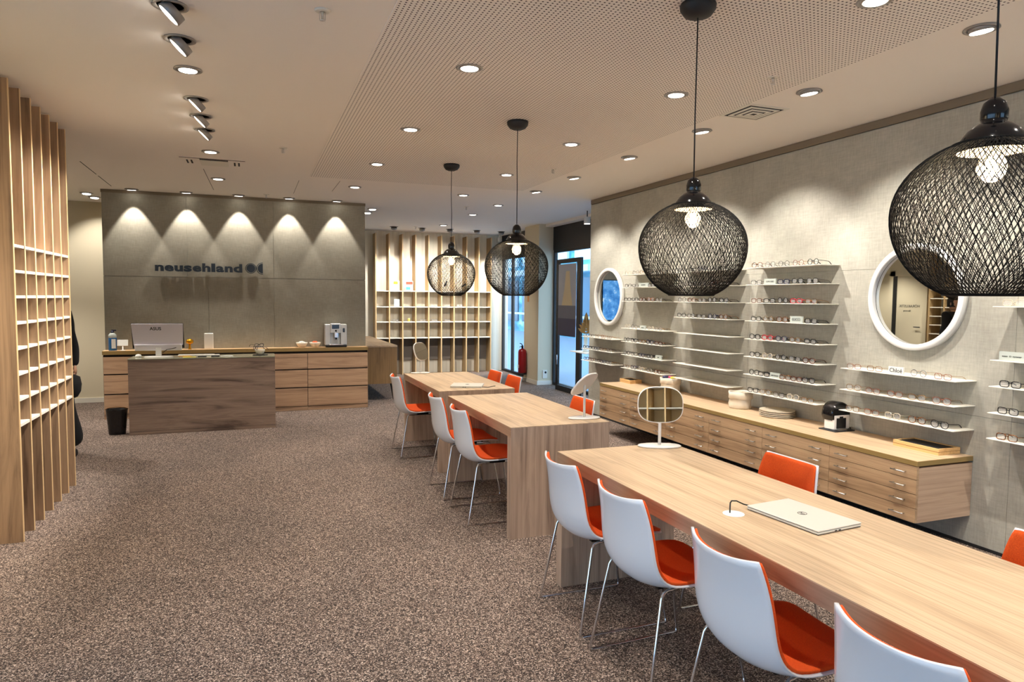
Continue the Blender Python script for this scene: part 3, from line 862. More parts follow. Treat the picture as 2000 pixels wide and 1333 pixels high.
# column B
r = random.Random(5); bt = {0: 'top', 1: 'second', 2: 'third', 4: 'fourth', 5: 'fifth', 6: 'sixth', 7: 'bottom'}
for lv in (0, 1, 2, 4, 5, 6, 7):
    y0, y1 = 6.463, 7.35
    shelf(y0, y1, LV[lv], '%s shelf of the seven-tier display beside the small mirror' % bt[lv])
    c = rand_content(5, r, .8 if lv not in (0, 4) else .3)
    if lv == 1: c[2] = ('sign', 'LINDBERG', 'pale name block on second shelf beside the small mirror', .2, .05, .02)
    if lv == 4: c[2] = ('sign', 'eyewear', 'clear name block on fourth shelf beside the small mirror', .12, .045, .018)
    if lv == 6: c[4] = ('sign', 'RAY', 'pale name block at the near end of sixth shelf beside small mirror', .12, .05, .02)
    col_specs(y0, y1, lv, c, 'seven-tier display beside the small mirror', bt[lv] + ' shelf of seven-tier display', .1)
# column C: four lower shelves are empty
r = random.Random(8); ct = ['top', 'second', 'third', 'fourth', 'fifth', 'sixth', 'seventh', 'bottom']
for lv in range(8):
    y0, y1 = 5.35, 6.24
    e = lv > 3
    shelf(y0, y1, LV[lv], '%s%s shelf of the display behind the third pendant' % ('empty ' if e else '', ct[lv]))
    if not e: col_specs(y0, y1, lv, rand_content(5, r, .8), 'display with four empty shelves', ct[lv] + ' shelf of half-empty display', .1)
# column D
D = {0: [g('tortoise', 'panto'), g('gunmetal', 'panto'), g('gunmetal', 'round'), g('rose gold', 'round'), g('black', 'round')],
     1: [g('gunmetal', 'square'), ('sign', 'TOM FORD', 'TOM FORD name block on the second shelf of the central display', .145, .05, .02), g('navy', 'square'), g('black', 'panto'), g('gunmetal', 'panto')],
     2: [g('brown', 'square'), g('black', 'square'), g('black', 'round'), g('red', 'square'), g('gold', 'square')],
     3: [g('black', 'square'), g('gold', 'round'), g('tortoise', 'panto'), ('sign', 'GUCCI', 'GUCCI name block on the fourth shelf of the central display', .14, .055, .03), g('black', 'square')],
     4: [g('black', 'panto'), g('red', 'panto'), g('navy', 'panto'), g('gold', 'panto'), g('black', 'square')],
     5: [g('black', 'panto'), g('clear', 'panto'), g('black', 'round'), g('gunmetal', 'panto'), g('brown', 'panto')],
     6: [g('black', 'panto'), g('black', 'square'), ('sign', 'saint laurent', 'pale name block on the seventh shelf of the central display', .12, .045, .018), g('tortoise', 'square'), g('brown', 'square'), g('black', 'panto')],
     7: [g('black', 'square'), g('gold', 'panto'), g('gunmetal', 'square'), g('clear', 'panto'), g('gold', 'square')]}
for lv in range(8):
    shelf(4.235, 5.115, LV[lv], '%s shelf of the central eight-tier display' % ct[lv])
    col_specs(4.235, 5.115, lv, D[lv], 'central eight-tier display', ct[lv] + ' shelf of central eight-tier display', .115)
# column E
Ec = {5: [g('rose gold', 'square'), g('gold', 'square'), ('sign', 'Chlo\u00e9', 'white name block reading Chlo\u00e9 under the big mirror', .12, .05, .042, 'paper'), g('silver', 'round'), g('rose gold', 'square')],
      6: [g('gold', 'panto'), g('rose gold', 'square'), g('rose gold', 'cat'), g('gold', 'cat'), g('rose gold', 'panto')],
      7: [g('gold', 'square'), g('rose gold', 'cat'), g('clear', 'panto'), g('tortoise', 'panto'), g('black', 'panto')]}
for i, lv in enumerate((5, 6, 7)):
    shelf(3.09, 4.01, LV[lv], '%s white shelf under the big round mirror' % ('top', 'middle', 'bottom')[i])
    col_specs(3.09, 4.01, lv, Ec[lv], 'shelves under the big round mirror', '%s shelf under big mirror' % ('top', 'middle', 'bottom')[i], .105)
# column F
Fc = {2: [g('clear', 'square'), g('gunmetal', 'square'), g('black', 'panto')], 4: [('sign', 'essen  O  eyewear', 'pale name block on a shelf at the right picture edge', .15, .055, .015), g('black', 'square'), g('gold', 'panto')],
      5: [g('black', 'square'), g('gunmetal', 'panto'), g('black', 'round')], 6: [g('black', 'square'), g('brown', 'panto'), g('navy', 'panto')], 7: [g('tortoise', 'square'), g('black', 'panto'), g('gold', 'round')]}
ft = {2: 'highest', 4: 'second', 5: 'third', 6: 'fourth', 7: 'lowest'}
for lv in (2, 4, 5, 6, 7):
    shelf(2.0, 2.878, LV[lv], '%s white shelf of the display at the right picture edge' % ft[lv])
    col_specs(2.0, 2.878, lv, Fc[lv], 'display at the right picture edge', ft[lv] + ' shelf at right edge', .11)

# ------------------------------------------------------------------ round wall mirrors
def wall_mirror(y, z, ro, label):
    t = thing('round_mirror', label, 'mirror', (WX, y, z), 0, 'round wall mirrors in white rims')
    q = Matrix.Rotation(-PI / 2, 4, 'Y')
    part('rim', MB().lathe([(ro - .012, 0), (ro, .004), (ro, .046), (ro - .006, .052), (ro - .036, .052), (ro - .042, .046), (ro - .042, .012)], 72, capb=False, capt=False).xf(q), M['white_lacquer'], t)
    part('mirror_glass', MB().lathe([(ro - .04, .0015), (ro - .04, .014)], 72, smooth=False).xf(q), M['mirror'], t)
    part('inner_gap', MB().tube([(-.015, (ro - .041) * math.cos(2 * PI * i / 64), (ro - .041) * math.sin(2 * PI * i / 64)) for i in range(64)], .0018, 5, closed=True), M['black_matt'], t)
wall_mirror(3.545, 1.630, .376, 'large round white rimmed wall mirror behind the biggest pendant')
wall_mirror(7.985, 1.626, .374, 'far round white rimmed wall mirror reflecting a blue screen')

# ------------------------------------------------------------------ table top mirrors, laptops
def vanity(label, x, y, h, rz, yaw, tilt, brx=.125, bry=.062):
    t = thing('vanity_mirror', label, 'mirror', (x, y, h), rz, 'white table mirrors')
    part('base', MB().lathe([(.92, 0), (1.0, .004), (1.0, .008), (.95, .012), (.6, .0125), (0, .0125)], 36, capt=False, sx=brx, sy=bry), M['white_lacquer'], t)
    part('stem', MB().tube([(0, 0, .01), (0, 0, .24)], .009, 14), M['white_lacquer'], t)
    q = Matrix.Translation((0, 0, .245)) @ Matrix.Rotation(yaw, 4, 'Z') @ Matrix.Rotation(tilt, 4, 'X') @ Matrix.Rotation(PI / 2, 4, 'X')
    e = .72
    def sup(a, b, n=48):
        return [(a * math.copysign(abs(math.cos(2 * PI * i / n)) ** e, math.cos(2 * PI * i / n)), b * math.copysign(abs(math.sin(2 * PI * i / n)) ** e, math.sin(2 * PI * i / n))) for i in range(n)]
    part('mirror_back', MB().prism(sup(.130, .104), -.004, .009).xf(q), M['white_lacquer'], t, bev=.003)
    part('mirror_glass', MB().prism(sup(.125, .099), .0085, .0105).xf(q), M['mirror'], t)
    return t
# reflecting face looks along local -y after rotation
vanity('large white table mirror facing the camera on the near table', 2.195, 3.375, .75, -.37, -.066, -.11)
vanity('white table mirror seen from behind on the middle table', 2.205, 4.355, .75, -.1, -2.42, -.69, .12, .06)
vanity('white table mirror at the far end of the farthest table', 1.765, 7.53, .75, 0.0, .764, -.305, .11, .06)

def laptop(label, x, y, rz, ring=True, sx=.345, sy=.235):
    t = thing('laptop', label, 'laptop', (x, y, .7500), rz, 'closed silver laptops')
    part('base', MB().box(-sy / 2, sy / 2, -sx / 2, sx / 2, .002, .011), M['alu'], t, bev=.003)
    part('lid', MB().box(-sy / 2, sy / 2, -sx / 2, sx / 2, .0125, .018), M['alu'], t, bev=.002)
    part('hinge_gap', MB().box(-sy / 2 + .003, sy / 2 - .003, -sx / 2 + .003, sx / 2 - .003, 0, .0128), M['black_matt'], t)
    part('port', MB().box(-.03, -.018, -sx / 2 - .0006, -sx / 2 + .002, .0045, .0085).box(-.01, .002, -sx / 2 - .0006, -sx / 2 + .002, .0045, .0085), M['black_matt'], t)
    if ring:
        mb = MB().tube([(.017 * math.cos(2 * PI * i / 28), .017 * math.sin(2 * PI * i / 28), .0183) for i in range(28)], .0011, 5, closed=True)
        part('ring_emblem', mb, M['text_dark'], t)
        mm = text_mesh('hp', .024, M['text_dark'], .0002, 'emblem_lettering')
        o = put('emblem_lettering', mm, t); o.location = (-.006, 0, .0183); o.rotation_euler = (0, 0, PI / 2 + PI)
laptop('closed silver laptop on the near table', 2.008, 2.075, .10)
laptop('closed silver laptop on the farthest table', 1.935, 6.30, -.42, True, .25, .3)
o = part('cable_grommet', MB().lathe([(.042, 0), (.042, .002), (.036, .003), (0, .003)], 28, capt=False), M['paper'], None, (1.785, 2.205, .75)); tag(o, 'round white cable grommet set in the near table', 'grommet')
o = part('charging_cable', MB().tube([(1.775, 2.215, .752), (1.775, 2.215, .775), (1.778, 2.218, .792), (1.79, 2.225, .797), (1.83, 2.245, .787), (1.87, 2.25, .768), (1.905, 2.236, .759)], .0028, 8), M['black_matt']); tag(o, 'black cable arching from the grommet to the near laptop', 'cable')
o = part('charging_cable', MB().tube([(2.03, 6.165, .757), (2.09, 6.14, .754), (2.14, 6.19, .754), (2.19, 6.22, .754)], .003, 8), M['black_matt']); tag(o, 'black cable trailing from the laptop on the farthest table', 'cable')

# ------------------------------------------------------------------ left fin shelf
fs = thing('fin_shelf', 'tall dark wooden fin shelving with white boards at the left edge', 'shelf', (-1.545, 5.9, 0))
py = [5.211 + .2355 * i for i in range(7)]
fm = None
for i, y in enumerate(py):
    y1 = y - 5.9
    f = MB().box(-.155, .1535, y1 - .024, y1, 0, 2.935)
    fo = part('upright', f, M['fin_wood'], fs)
    part('edge_band', MB().box(.1535, .156, y1 - .024, y1, 0, 2.935), M['edge_wood'], fo)
part('back_panel', MB().box(-.155, -.148, py[0] - 5.9, py[-1] - 5.924, .7, 2.935), M['cream_wall'], fs)
zl = [1.915, 1.752, 1.589, 1.421, 1.257, 1.092, .927, .762]
for i in range(6):
    for z in zl:
        part('shelf_board', MB().box(-.148, .1525, py[i] - 5.9 + .0005, py[i + 1] - 5.924 - .0005, z - .018, z), M['white_board'], fs)
r = random.Random(21)
kk = 0
for ci, cw in ((0, 'first'), (1, 'second'), (2, 'third')):
    for zi, z in enumerate(zl[1:6]):
        if (ci, zi) in ((0, 0), (1, 0), (2, 4), (2, 1)): continue
        c = 'black' if zi > 3 or (ci, zi) == (2, 2) else r.choice(['gold', 'tortoise', 'gold'])
        o = specs(c, r.choice(['round', 'panto']), (-1.44, py[ci] + .10, z), PI, '%s sunglasses in the %s bay of the left fins, %s board' % (c, cw, ORD[zi + 1]), 'sunglasses in the left fin shelf')
for i, (ci, w) in enumerate(((1, 'second'), (4, 'fifth'))):
    o = part('acrylic_holder', MB().box(-.003, .003, -.05, .05, 0, .10).box(-.03, .03, -.05, .05, 0, .004), M['acrylic'], None, (-1.46, py[ci] + .09, zl[0])); tag(o, 'clear acrylic card holder on the top board, %s bay of the left fins' % w, 'holder')

# recess behind: door, shelf, seen in the big mirror
dr = struct(bpy.data.objects.new('door_2', None)); COL.objects.link(dr)
dr.location = (-3.4, 9.98, 0)
part('door_leaf', MB().box(.002, .03, -.33, .30, .01, 2.1), M['cream_wall'], dr)
part('door_frame', MB().box(.001, .05, .30, .42, 0, 2.2).box(.001, .05, -.42, -.33, 0, 2.2).box(.001, .05, -.42, .42, 2.1, 2.2), M['cream_wall'], dr)
part('dark_strip', MB().box(.001, .052, .26, .34, 0, 2.1), M['black_matt'], dr)  # black strip beside the door leaf
hn = part('door_handle', MB().tube([(.03, -.27, 1.1), (.07, -.27, 1.1), (.07, -.17, 1.1)], .009, 8), M['black_matt'], dr)
o = put('lettering', text_mesh('H\u00d6RAKUSTIK', .075, M['text_dark'], .0008), dr); o.rotation_euler = (PI / 2, 0, PI / 2); o.location = (.032, -.03, 1.48)
o = put('lettering', text_mesh('Beratung', .045, M['text_dark'], .0008), dr); o.rotation_euler = (PI / 2, 0, PI / 2); o.location = (.032, .02, 1.40)
rs = thing('recess_shelf', 'wooden shelf rack reflected in the large round mirror', 'shelf', (-3.4, 9.05, 0))
for y in (-.33, -.03, .27): part('upright', MB().box(.001, .3, y - .015, y + .015, 0, 2.5), M['oak_z'], rs)
for i in range(9): part('shelf_board', MB().box(.001, .29, -.315, .255, .5 + i * .164, .515 + i * .164), M['white_board'], rs)
struct(part('trim_6', MB().box(-3.4, -3.36, 9.5, 9.54, 0, 2.3), M['oak_z']))

# ------------------------------------------------------------------ sign on the feature wall
sg = thing('shop_sign', 'raised dark letters neusehland with disc emblem on the grey wall', 'sign', (0, 10.2, 1.92))
fb = .0035
me_full = None
xs = -1.166
target = {'n': .122, 'e': .13, 'u': .125, 's': .115, 'h': .125, 'l': .055, 'a': .12, 'd': .125}
word = 'neusehland'
wid = [.104, .108, .103, .098, .108, .103, .05, .10, .10, .112]
gap = (1.068 - sum(wid)) / 9
x = xs
for chx, wd in zip(word, wid):
    me = text_mesh(chx, .150, M['sign_blue'], .010, 'letter', .0065, 'LEFT')
    mn = min(v.co.x for v in me.vertices); mx = max(v.co.x for v in me.vertices)
    for v in me.vertices: v.co.x = (v.co.x - mn) * wd / (mx - mn)
    o = put('letter', me, sg); o.rotation_euler = (PI / 2, 0, 0); o.location = (x, -.03, 0)
    x += wd + gap
def disc(cx, r_, half, nm):
    n = 40
    pts = [(cx + r_ * math.cos(a), .055 + r_ * math.sin(a)) for a in ([2 * PI * i / n for i in range(n)] if not half else [PI / 2 + PI * i / n for i in range(n + 1)])]
    o = part(nm, MB().prism([(p[0], p[1]) for p in pts], 0, .02).xf(Matrix.Translation((0, -.02, 0)) @ Matrix.Rotation(PI / 2, 4, 'X')), M['sign_blue'], sg); return o
disc(.012, .056, False, 'disc'); disc(.166, .067, True, 'half_disc')
for cx, r0, half in ((.012, .066, False), (.166, .08, True)):
    n = 40
    aa = [2 * PI * i / n for i in range(n)] if not half else [PI / 2 + PI * i / n for i in range(n + 1)]
    part('outline_ring', MB().tube([(cx + r0 * math.cos(a), -.03, .055 + r0 * math.sin(a)) for a in aa], .005, 6, closed=not half), M['sign_blue'], sg)

# ------------------------------------------------------------------ counter below the sign
ux = [fx0 + .002 + .8345 * i for i in range(5)]
un = ['leftmost drawer unit of the counter under the sign', 'second drawer unit of the sign counter, hidden behind the desk', 'third drawer unit of the sign counter, partly behind the desk', 'rightmost drawer unit of the counter under the coffee machine']
for i in range(4):
    a, b = ux[i], ux[i + 1]; w = b - a
    c = thing('counter_unit', un[i], 'cabinet', ((a + b) / 2, 10.01, 0), 0, 'drawer units under the sign')
    part('body', MB().box(-w / 2 + .001, w / 2 - .001, .02, .185, .0, .825), M['dark_gap'], c)
    part('plinth', MB().box(-w / 2 + .001, w / 2 - .001, .004, .02, 0, .052), M['wood_x'], c)
    for z0, z1 in ((.060, .312), (.328, .568), (.584, .80)):
        part('drawer', MB().box(-w / 2 + .003, w / 2 - .003, 0, .02, z0, z1), M['wood_x'], c, bev=.001)
    if i in (0, 3):
        sx = -w / 2 if i == 0 else w / 2
        part('side_panel', MB().box(min(sx, sx + (.002 if i == 0 else -.002)), max(sx, sx + (.002 if i == 0 else -.002)), .0, .185, 0, .825), M['wood_z'], c)
w = thing('worktop', 'pale wooden counter top under the sign', 'worktop', ((ux[0] + ux[-1]) / 2, 10.09, .83))
hl = (ux[-1] - ux[0]) / 2
part('slab', MB().box(-hl - .005, hl + .005, -.085, .106, .002, .05), M['worktop_x'], w)
part('edge_band', MB().box(-hl - .006, hl + .006, -.088, -.085, .001, .049), M['worktop_edge'], w)

# reception desk
d = thing('reception_desk', 'free standing wooden reception desk with thin grey glass top', 'desk', (-.52, 9.0, 0))
part('front_panel', MB().box(-.787, .787, -.21, .21, .042, .858), M['desk_wood'], d)
part('plinth', MB().box(-.787, .787, -.212, .205, 0, .038), M['desk_wood'], d)
part('glass_top', MB().box(-.79, .79, -.215, .215, .860, .873), M['desk_glass'], d, bev=.002)
ZD = .873
# monitor
mo = thing('desktop_monitor', 'white desktop monitor seen from behind on the reception desk', 'monitor', (-1.01, 8.98, ZD), -.05)
tm = Matrix.Translation((0, -.02, .20)) @ Matrix.Rotation(.26, 4, 'X')
part('screen_back', MB().prism([(-.26, -.06), (.26, -.06), (.27, .20), (-.27, .20)], -.006, .004).xf(tm @ Matrix.Rotation(PI / 2, 4, 'X')), M['mon'], mo, bev=.002)
part('lower_housing', MB().box(-.25, .25, -.03, -.004, -.12, -.045).xf(tm), M['mon'], mo, bev=.006)
part('black_bezel', MB().box(-.273, .273, .004, .009, -.10, .205).xf(tm), M['black_matt'], mo)
o = put('lettering', text_mesh('ASUS', .052, M['text_dark'], .0008, 'lettering', .001), mo); o.matrix_local = tm @ Matrix.Translation((-.02, -.005, .125)) @ Matrix.Rotation(PI / 2, 4, 'X')
part('stand', MB().box(-.03, .03, -.03, .01, .01, .12), M['white_lacquer'], mo, bev=.006)
part('stand_foot', MB().lathe([(.98, 0), (1, .006), (.9, .012), (0, .013)], 30, capt=False, sx=.16, sy=.085), M['white_lacquer'], mo)
part('cable', MB().tube([(.04, .0, .05), (.09, -.03, .09), (.15, -.04, .10), (.20, -.02, .115)], .004, 6), M['black_matt'], mo)
o = part('computer_mouse', MB().lathe([(.9, 0), (1, .012), (.7, .028), (0, .035)], 20, capt=False, sx=.035, sy=.055), M['white_lacquer'], None, (-1.235, 9.06, ZD)); tag(o, 'white computer mouse left of the monitor foot', 'mouse')
o = part('keyboard', MB().box(-.2, .2, -.06, .06, 0, .012), M['paper'], None, (-.62, 9.12, ZD), bev=.003); tag(o, 'slim white keyboard behind the note pads on the desk', 'keyboard')
for i, (x, y) in enumerate(((-.545, 8.93), (-.40, 8.94))):
    t = thing('note_block', '%s small white note block on a black holder on the desk' % ('left', 'right')[i], 'note pad', (x, y, ZD))
    part('holder', MB().box(-.045, .045, -.04, .04, 0, .012), M['black_matt'], t); part('paper_block', MB().box(-.05, .045, -.035, .045, .012, .022), M['paper'], t)
for i, (x, y, rz, cc, nm) in enumerate(((-.74, 9.02, .3, srgb(214, 160, 70), 'orange'), (-.68, 8.88, .1, srgb(226, 210, 90), 'yellow'), (-.28, 8.95, .2, srgb(220, 224, 218), 'white'))):
    o = part('leaflet', MB().box(-.07, .07, -.04, .04, 0, .004), base('leaflet_' + nm, cc, .6), None, (x, y, ZD), rz=rz); tag(o, '%s leaflet lying flat on the reception desk' % nm, 'leaflet')
def bowl(label, x, y, z, r_, h, group=None):
    t = tag(part('bowl', MB().lathe([(r_ * .45, 0), (r_ * .5, .004), (r_ * .75, h * .35), (r_ * .93, h * .7), (r_, h), (r_ * .95, h), (r_ * .7, h * .36), (0, h * .12)], 32, capt=False), M['ceramic'], None, (x, y, z)), label, 'bowl', group); return t
bowl('white bowl with spectacle frames on the reception desk', .10, 8.98, ZD + .008, .062, .062)
for i, (dx, dy, q) in enumerate(((-.02, 0, .4), (.022, .005, 2.1))):
    specs('navy' if i == 0 else 'black', 'panto', (.10 + dx - .03, 8.96 + dy, ZD + .068 + i * .03), q, '%s spectacles lying in the white bowl on the desk' % ('navy', 'black')[i], 'spectacles in the bowl')
o = part('black_tray', MB().lathe([(.075, 0), (.08, .004), (.08, .007)], 30, sx=1.1, sy=.8), M['black_matt'], None, (.105, 8.98, ZD)); tag(o, 'flat black tray under the bowl on the reception desk', 'tray')
ZK = .88
bowl('white bowl of wrapped sugar left of the orange-filled bowl', .668, 10.10, ZK, .08, .07, 'two bowls on the counter')
bowl('white bowl of orange sweets beside the coffee machine', .848, 10.10, ZK, .08, .07, 'two bowls on the counter')
r = random.Random(4)
for nm, cx, mt_, n_ in (('sugar_sachet', .668, M['paper'], 7), ('sweet', .848, base('orange_sweet', srgb(232, 96, 40), .4), 9)):
    first = None
    for i in range(n_):
        a = r.random() * 6.28; d_ = .045 * math.sqrt(r.random())
        mb = MB().lathe([(0, -.011), (.012, -.007), (.016, 0), (.012, .007), (0, .011)], 10, capb=False, capt=False, sx=1.2)
        o = part(nm, mb, mt_, None, (cx + d_ * math.cos(a), 10.10 + d_ * math.sin(a), ZK + .062 + (.045 - d_) * .5))
        tag(o, 'orange sweet heaped in the bowl beside the coffee machine' if nm == 'sweet' else 'white wrapped sugar in the left counter bowl', 'sweet' if nm == 'sweet' else 'sugar', nm + 's in the bowl')
# coffee machine
cm = thing('coffee_machine', 'silver bean to cup coffee machine at the right end of the counter', 'coffee machine', (1.13, 10.10, ZK))
part('base', MB().box(-.145, .15, -.095, .08, 0, .035), M['black_matt'], cm, bev=.008)
part('body', MB().box(-.15, -.075, -.06, .08, .03, .325).box(.065, .15, -.06, .08, .03, .325).box(-.075, .065, -.02, .08, .03, .325).box(-.075, .065, -.07, -.02, .2, .335), M['silver_plastic'], cm, bev=.006)
part('display', MB().box(-.055, .045, -.074, -.068, .262, .318), M['black'], cm)
part('spout', MB().box(-.03, .03, -.10, -.065, .13, .21), M['chrome'], cm, bev=.01)
part('spout_tip', MB().lathe([(.012, -.02), (.014, .0)], 12, (0, -.085, .13)), M['black'], cm)
part('brew_emblem', MB().lathe([(.014, 0), (.014, .004)], 18).xf(Matrix.Translation((0, -.066, .232)) @ Matrix.Rotation(PI / 2, 4, 'X')), M['black'], cm)
part('side_dial', MB().box(.095, .125, -.066, -.058, .21, .27), M['black'], cm, bev=.003)
part('drip_grate', MB().box(-.1, .1, -.12, -.06, .03, .045), M['chrome'], cm, bev=.004)
# other counter things
bt_ = thing('spray_bottle', 'blue cleaning liquid bottle at the left end of the counter', 'bottle', (-1.665, 10.09, ZK))
part('liquid_body', MB().lathe([(.046, 0), (.048, .01), (.048, .16), (.046, .165)], 20), M['blue_liquid'], bt_)
part('shoulder', MB().lathe([(.048, .165), (.046, .20), (.03, .222), (.018, .228)], 20), M['acrylic'], bt_)
part('cap', MB().lathe([(.02, .228), (.02, .245), (.012, .255)], 14).box(-.01, .045, -.01, .01, .25, .268), M['navy'], bt_)
part('paper_label', MB().box(-.005, .042, -.0495, -.044, .03, .15), M['paper'], bt_)
cr = thing('card_terminal', 'small white tilted display beside the blue bottle', 'terminal', (-1.545, 10.05, ZK))
part('screen', MB().box(-.062, .062, -.006, .006, -.04, .04).xf(Matrix.Translation((.0, 0, .10)) @ Matrix.Rotation(-.25, 4, 'X')), M['paper'], cr, bev=.002)
part('stand', MB().lathe([(.035, 0), (.036, .006), (.008, .012), (.008, .07)], 18), M['white_lacquer'], cr)
o = part('white_speaker_box', MB().box(-.057, .057, -.03, .03, 0, .21), M['white_board'], None, (-.533, 10.13, ZK), bev=.006); tag(o, 'upright white box standing on the counter behind the desk', 'box')
gd = thing('gold_mushroom', 'shiny gold mushroom-shaped ornament right of the monitor', 'ornament', (-.765, 10.10, ZK))
part('cap', MB().lathe([(0, .14), (.025, .136), (.044, .118), (.048, .095), (.038, .078), (.015, .072)], 20, capb=False), M['gold'], gd)
part('stem', MB().lathe([(.026, 0), (.016, .01), (.012, .04), (.014, .075)], 14), M['gold'], gd)
# waste bin
wb_ = thing('waste_bin', 'black tapering waste bin on the carpet beside the desk', 'bin', (-1.45, 8.93, 0))
part('bin_body', MB().lathe([(.086, 0), (.088, .01), (.112, .28), (.118, .29), (.112, .292), (.085, .02), (0, .015)], 28, capt=False, sx=1.0, sy=.8), M['black'], wb_)
part('rim_handle', MB().tube([(-.11, 0, .29), (-.08, -.03, .31), (0, -.05, .322), (.08, -.03, .31), (.11, 0, .29)], .006, 6), M['brown_line'], wb_)

# ------------------------------------------------------------------ rear sideboard and white shelving wall
sb = thing('sideboard', 'dark oak sideboard on splayed black legs beside the sign wall', 'sideboard', (1.88, 11.9, 0))
part('carcass', MB().box(-.35, .235, -1.3, 1.3, .26, .825), M['oak_dark'], sb)
part('top', MB().box(-.352, .24, -1.305, 1.305, .826, .851), M['top_wood'], sb)
for sx_ in (-.28, .17):
    for sy_ in (-1.15, 1.15):
        part('leg', MB().tube([(sx_, sy_, .26), (sx_ + (.03 if sx_ > 0 else -.03), sy_ + (.05 if sy_ > 0 else -.05), 0)], [.022, .013], 10), M['black_matt'], sb)

bs = thing('shelving_wall', 'oak and white shelving wall at the back of the shop', 'shelf', (3.606, 14.3, 0))
bx = [2.379 + .2727 * i - 3.606 for i in range(10)]
for x in bx:
    u_ = part('upright', MB().box(x - .022, x, -.297, -.001, 0, 2.88), M['oak_z'], bs)
    part('edge_band', MB().box(x - .022, x, -.3, -.297, 0, 2.88), M['edge_wood'], u_)
for i in range(9):
    for z in (1.728, 1.404, 1.095, .764):
        part('shelf_board', MB().box(bx[i] + .0005, bx[i + 1] - .0225, -.29, -.001, z - .018, z), M['white_board'], bs)
    part('grey_backing', MB().box(bx[i] + .0005, bx[i + 1] - .0225, -.03, -.001, .28, .74), M['grey_panel'], bs)
dup(bs, (0.2, -3.2, 0), PI, 'oak and white shelving behind the camera, reflected in the table mirror')
def card(nm, label, cat, x, z, w_, h_, mat):
    o = part(nm, MB().box(-w_ / 2, w_ / 2, -.006, .006, 0, h_), mat, None, (x, 14.1, z)); return tag(o, label, cat)
card('display_card', 'white display card with yellow head in the second bay of the shelving wall', 'card', 2.80, 1.728, .13, .20, M['paper'])
c2 = card('display_card', 'picture card with blue swoosh in the third bay of the shelving wall', 'card', 3.07, 1.728, .155, .20, M['paper'])
part('printed_panel', MB().box(-.07, .07, -.0075, -.006, .13, .19), base('print_brown', srgb(130, 70, 50), .6), c2)
part('printed_panel', MB().box(-.07, .02, -.0075, -.006, .02, .08), base('print_blue', srgb(60, 140, 190), .6), c2)
c1 = [o for o in bpy.data.objects if o.name == 'display_card'][0]
part('printed_panel', MB().box(-.06, .03, -.0075, -.006, .13, .19), base('print_yellow', srgb(240, 200, 40), .6), c1)
card('small_card', 'small pale blue card on the second shelf of the shelving wall', 'card', 2.81, 1.404, .11, .15, base('pale_blue_card', srgb(190, 222, 230), .5))
o = part('yellow_flower_pot', MB().lathe([(.025, 0), (.03, .05), (.032, .055), (0, .07)], 14, capt=False), base('yellow_pot', srgb(232, 214, 120), .5), None, (3.06, 14.1, 1.095)); tag(o, 'small yellow pot on the third shelf of the shelving wall', 'pot')
for i, (x, z) in enumerate(((3.62, 1.404), (3.9, 1.404), (2.8, 1.095), (3.38, 1.095), (3.62, 1.095), (3.9, 1.095), (4.17, 1.404))):
    specs('silver', 'panto', (x - .02, 14.08, z), PI / 2, 'silver glasses on the %s shelf of the far wall, bay %s' % ('second' if z > 1.2 else 'third', ORD[int((x - 2.38) / .2727)]), 'glasses on the far shelving wall')
for i, (x, rot) in enumerate(((3.80, .5), (4.18, 1.0))):
    mb = MB().lathe([(.018, 0), (.02, .09), (.013, .10), (.013, .13)], 12).xf(Matrix.Translation((0, 0, .10)) @ Matrix.Rotation(rot, 4, 'Y'))
    o = part('wall_mount_torch', mb, M['black_matt'], None, (x, 14.04, 1.728)); tag(o, '%s black tilted optical tool seen through the smallest pendant' % ('left', 'right')[i], 'tool')
# television in the hidden bay, seen in the far round mirror
tv = thing('wall_screen', 'blue television screen reflected in the far round mirror', 'screen', (.92, 14.3, 1.56))
part('bezel', MB().box(-.36, .21, -.04, -.002, -.47, .48), M['black_matt'], tv)
mt = emit('screen_picture', srgb(70, 130, 200), .9); v = coords(mt, (1, 1, 1)); n = noise(mt, v, 7, 4, .6)
cc = ramp(mt, n, [(.4, srgb(50, 110, 180)), (.6, srgb(90, 150, 210)), (.72, srgb(210, 220, 235))]); L(mt, cc, bsdf(mt).inputs['Base Color']); L(mt, cc, bsdf(mt).inputs['Emission Color'])
part('screen', MB().box(-.345, .195, -.043, -.04, -.455, .465), mt, tv)

# ------------------------------------------------------------------ entrance corner
dl = struct(bpy.data.objects.new('door_1', None)); COL.objects.link(dl); dl.location = (5.02, 10.52, 0)
part('door_stile', MB().box(-.02, .02, .42, .50, 0, 2.27), M['black_matt'], dl)
part('door_stile', MB().box(-.02, .02, -.45, -.30, 0, 2.27), M['black_matt'], dl)
part('door_rail', MB().box(-.02, .02, -.30, .42, 2.20, 2.27).box(-.02, .02, -.30, .42, 0, .09), M['black_matt'], dl)
part('glass_pane', MB().box(-.004, .004, -.30, .42, .09, 2.20), M['glass'], dl)
part('door_handle', MB().tube([(-.05, .38, .45), (-.05, .38, .62)], .01, 8), M['chrome'], dl)
po = thing('fashion_poster', 'hanging grey and navy poster on the glass door leaf', 'poster', (5.0, 10.58, .96))
part('sheet', MB().box(-.004, .004, -.34, .34, 0, 1.22), base('poster_grey', srgb(196, 202, 214), .6), po)  # sheet and print colours brightened to carry the daylight from behind
part('printed_figure', MB().add([(-.0055, .2, .52), (-.0055, -.22, .52), (-.0055, -.14, .8), (-.0055, -.1, 1.1), (-.0055, .04, 1.1), (-.0055, .1, .8)], [(0, 1, 2, 3, 4, 5)]), base('poster_beige', srgb(232, 216, 180), .6), po)
part('printed_band', MB().box(-.0055, -.004, -.34, .34, .30, .52), base('poster_slate', srgb(116, 122, 142), .6), po)
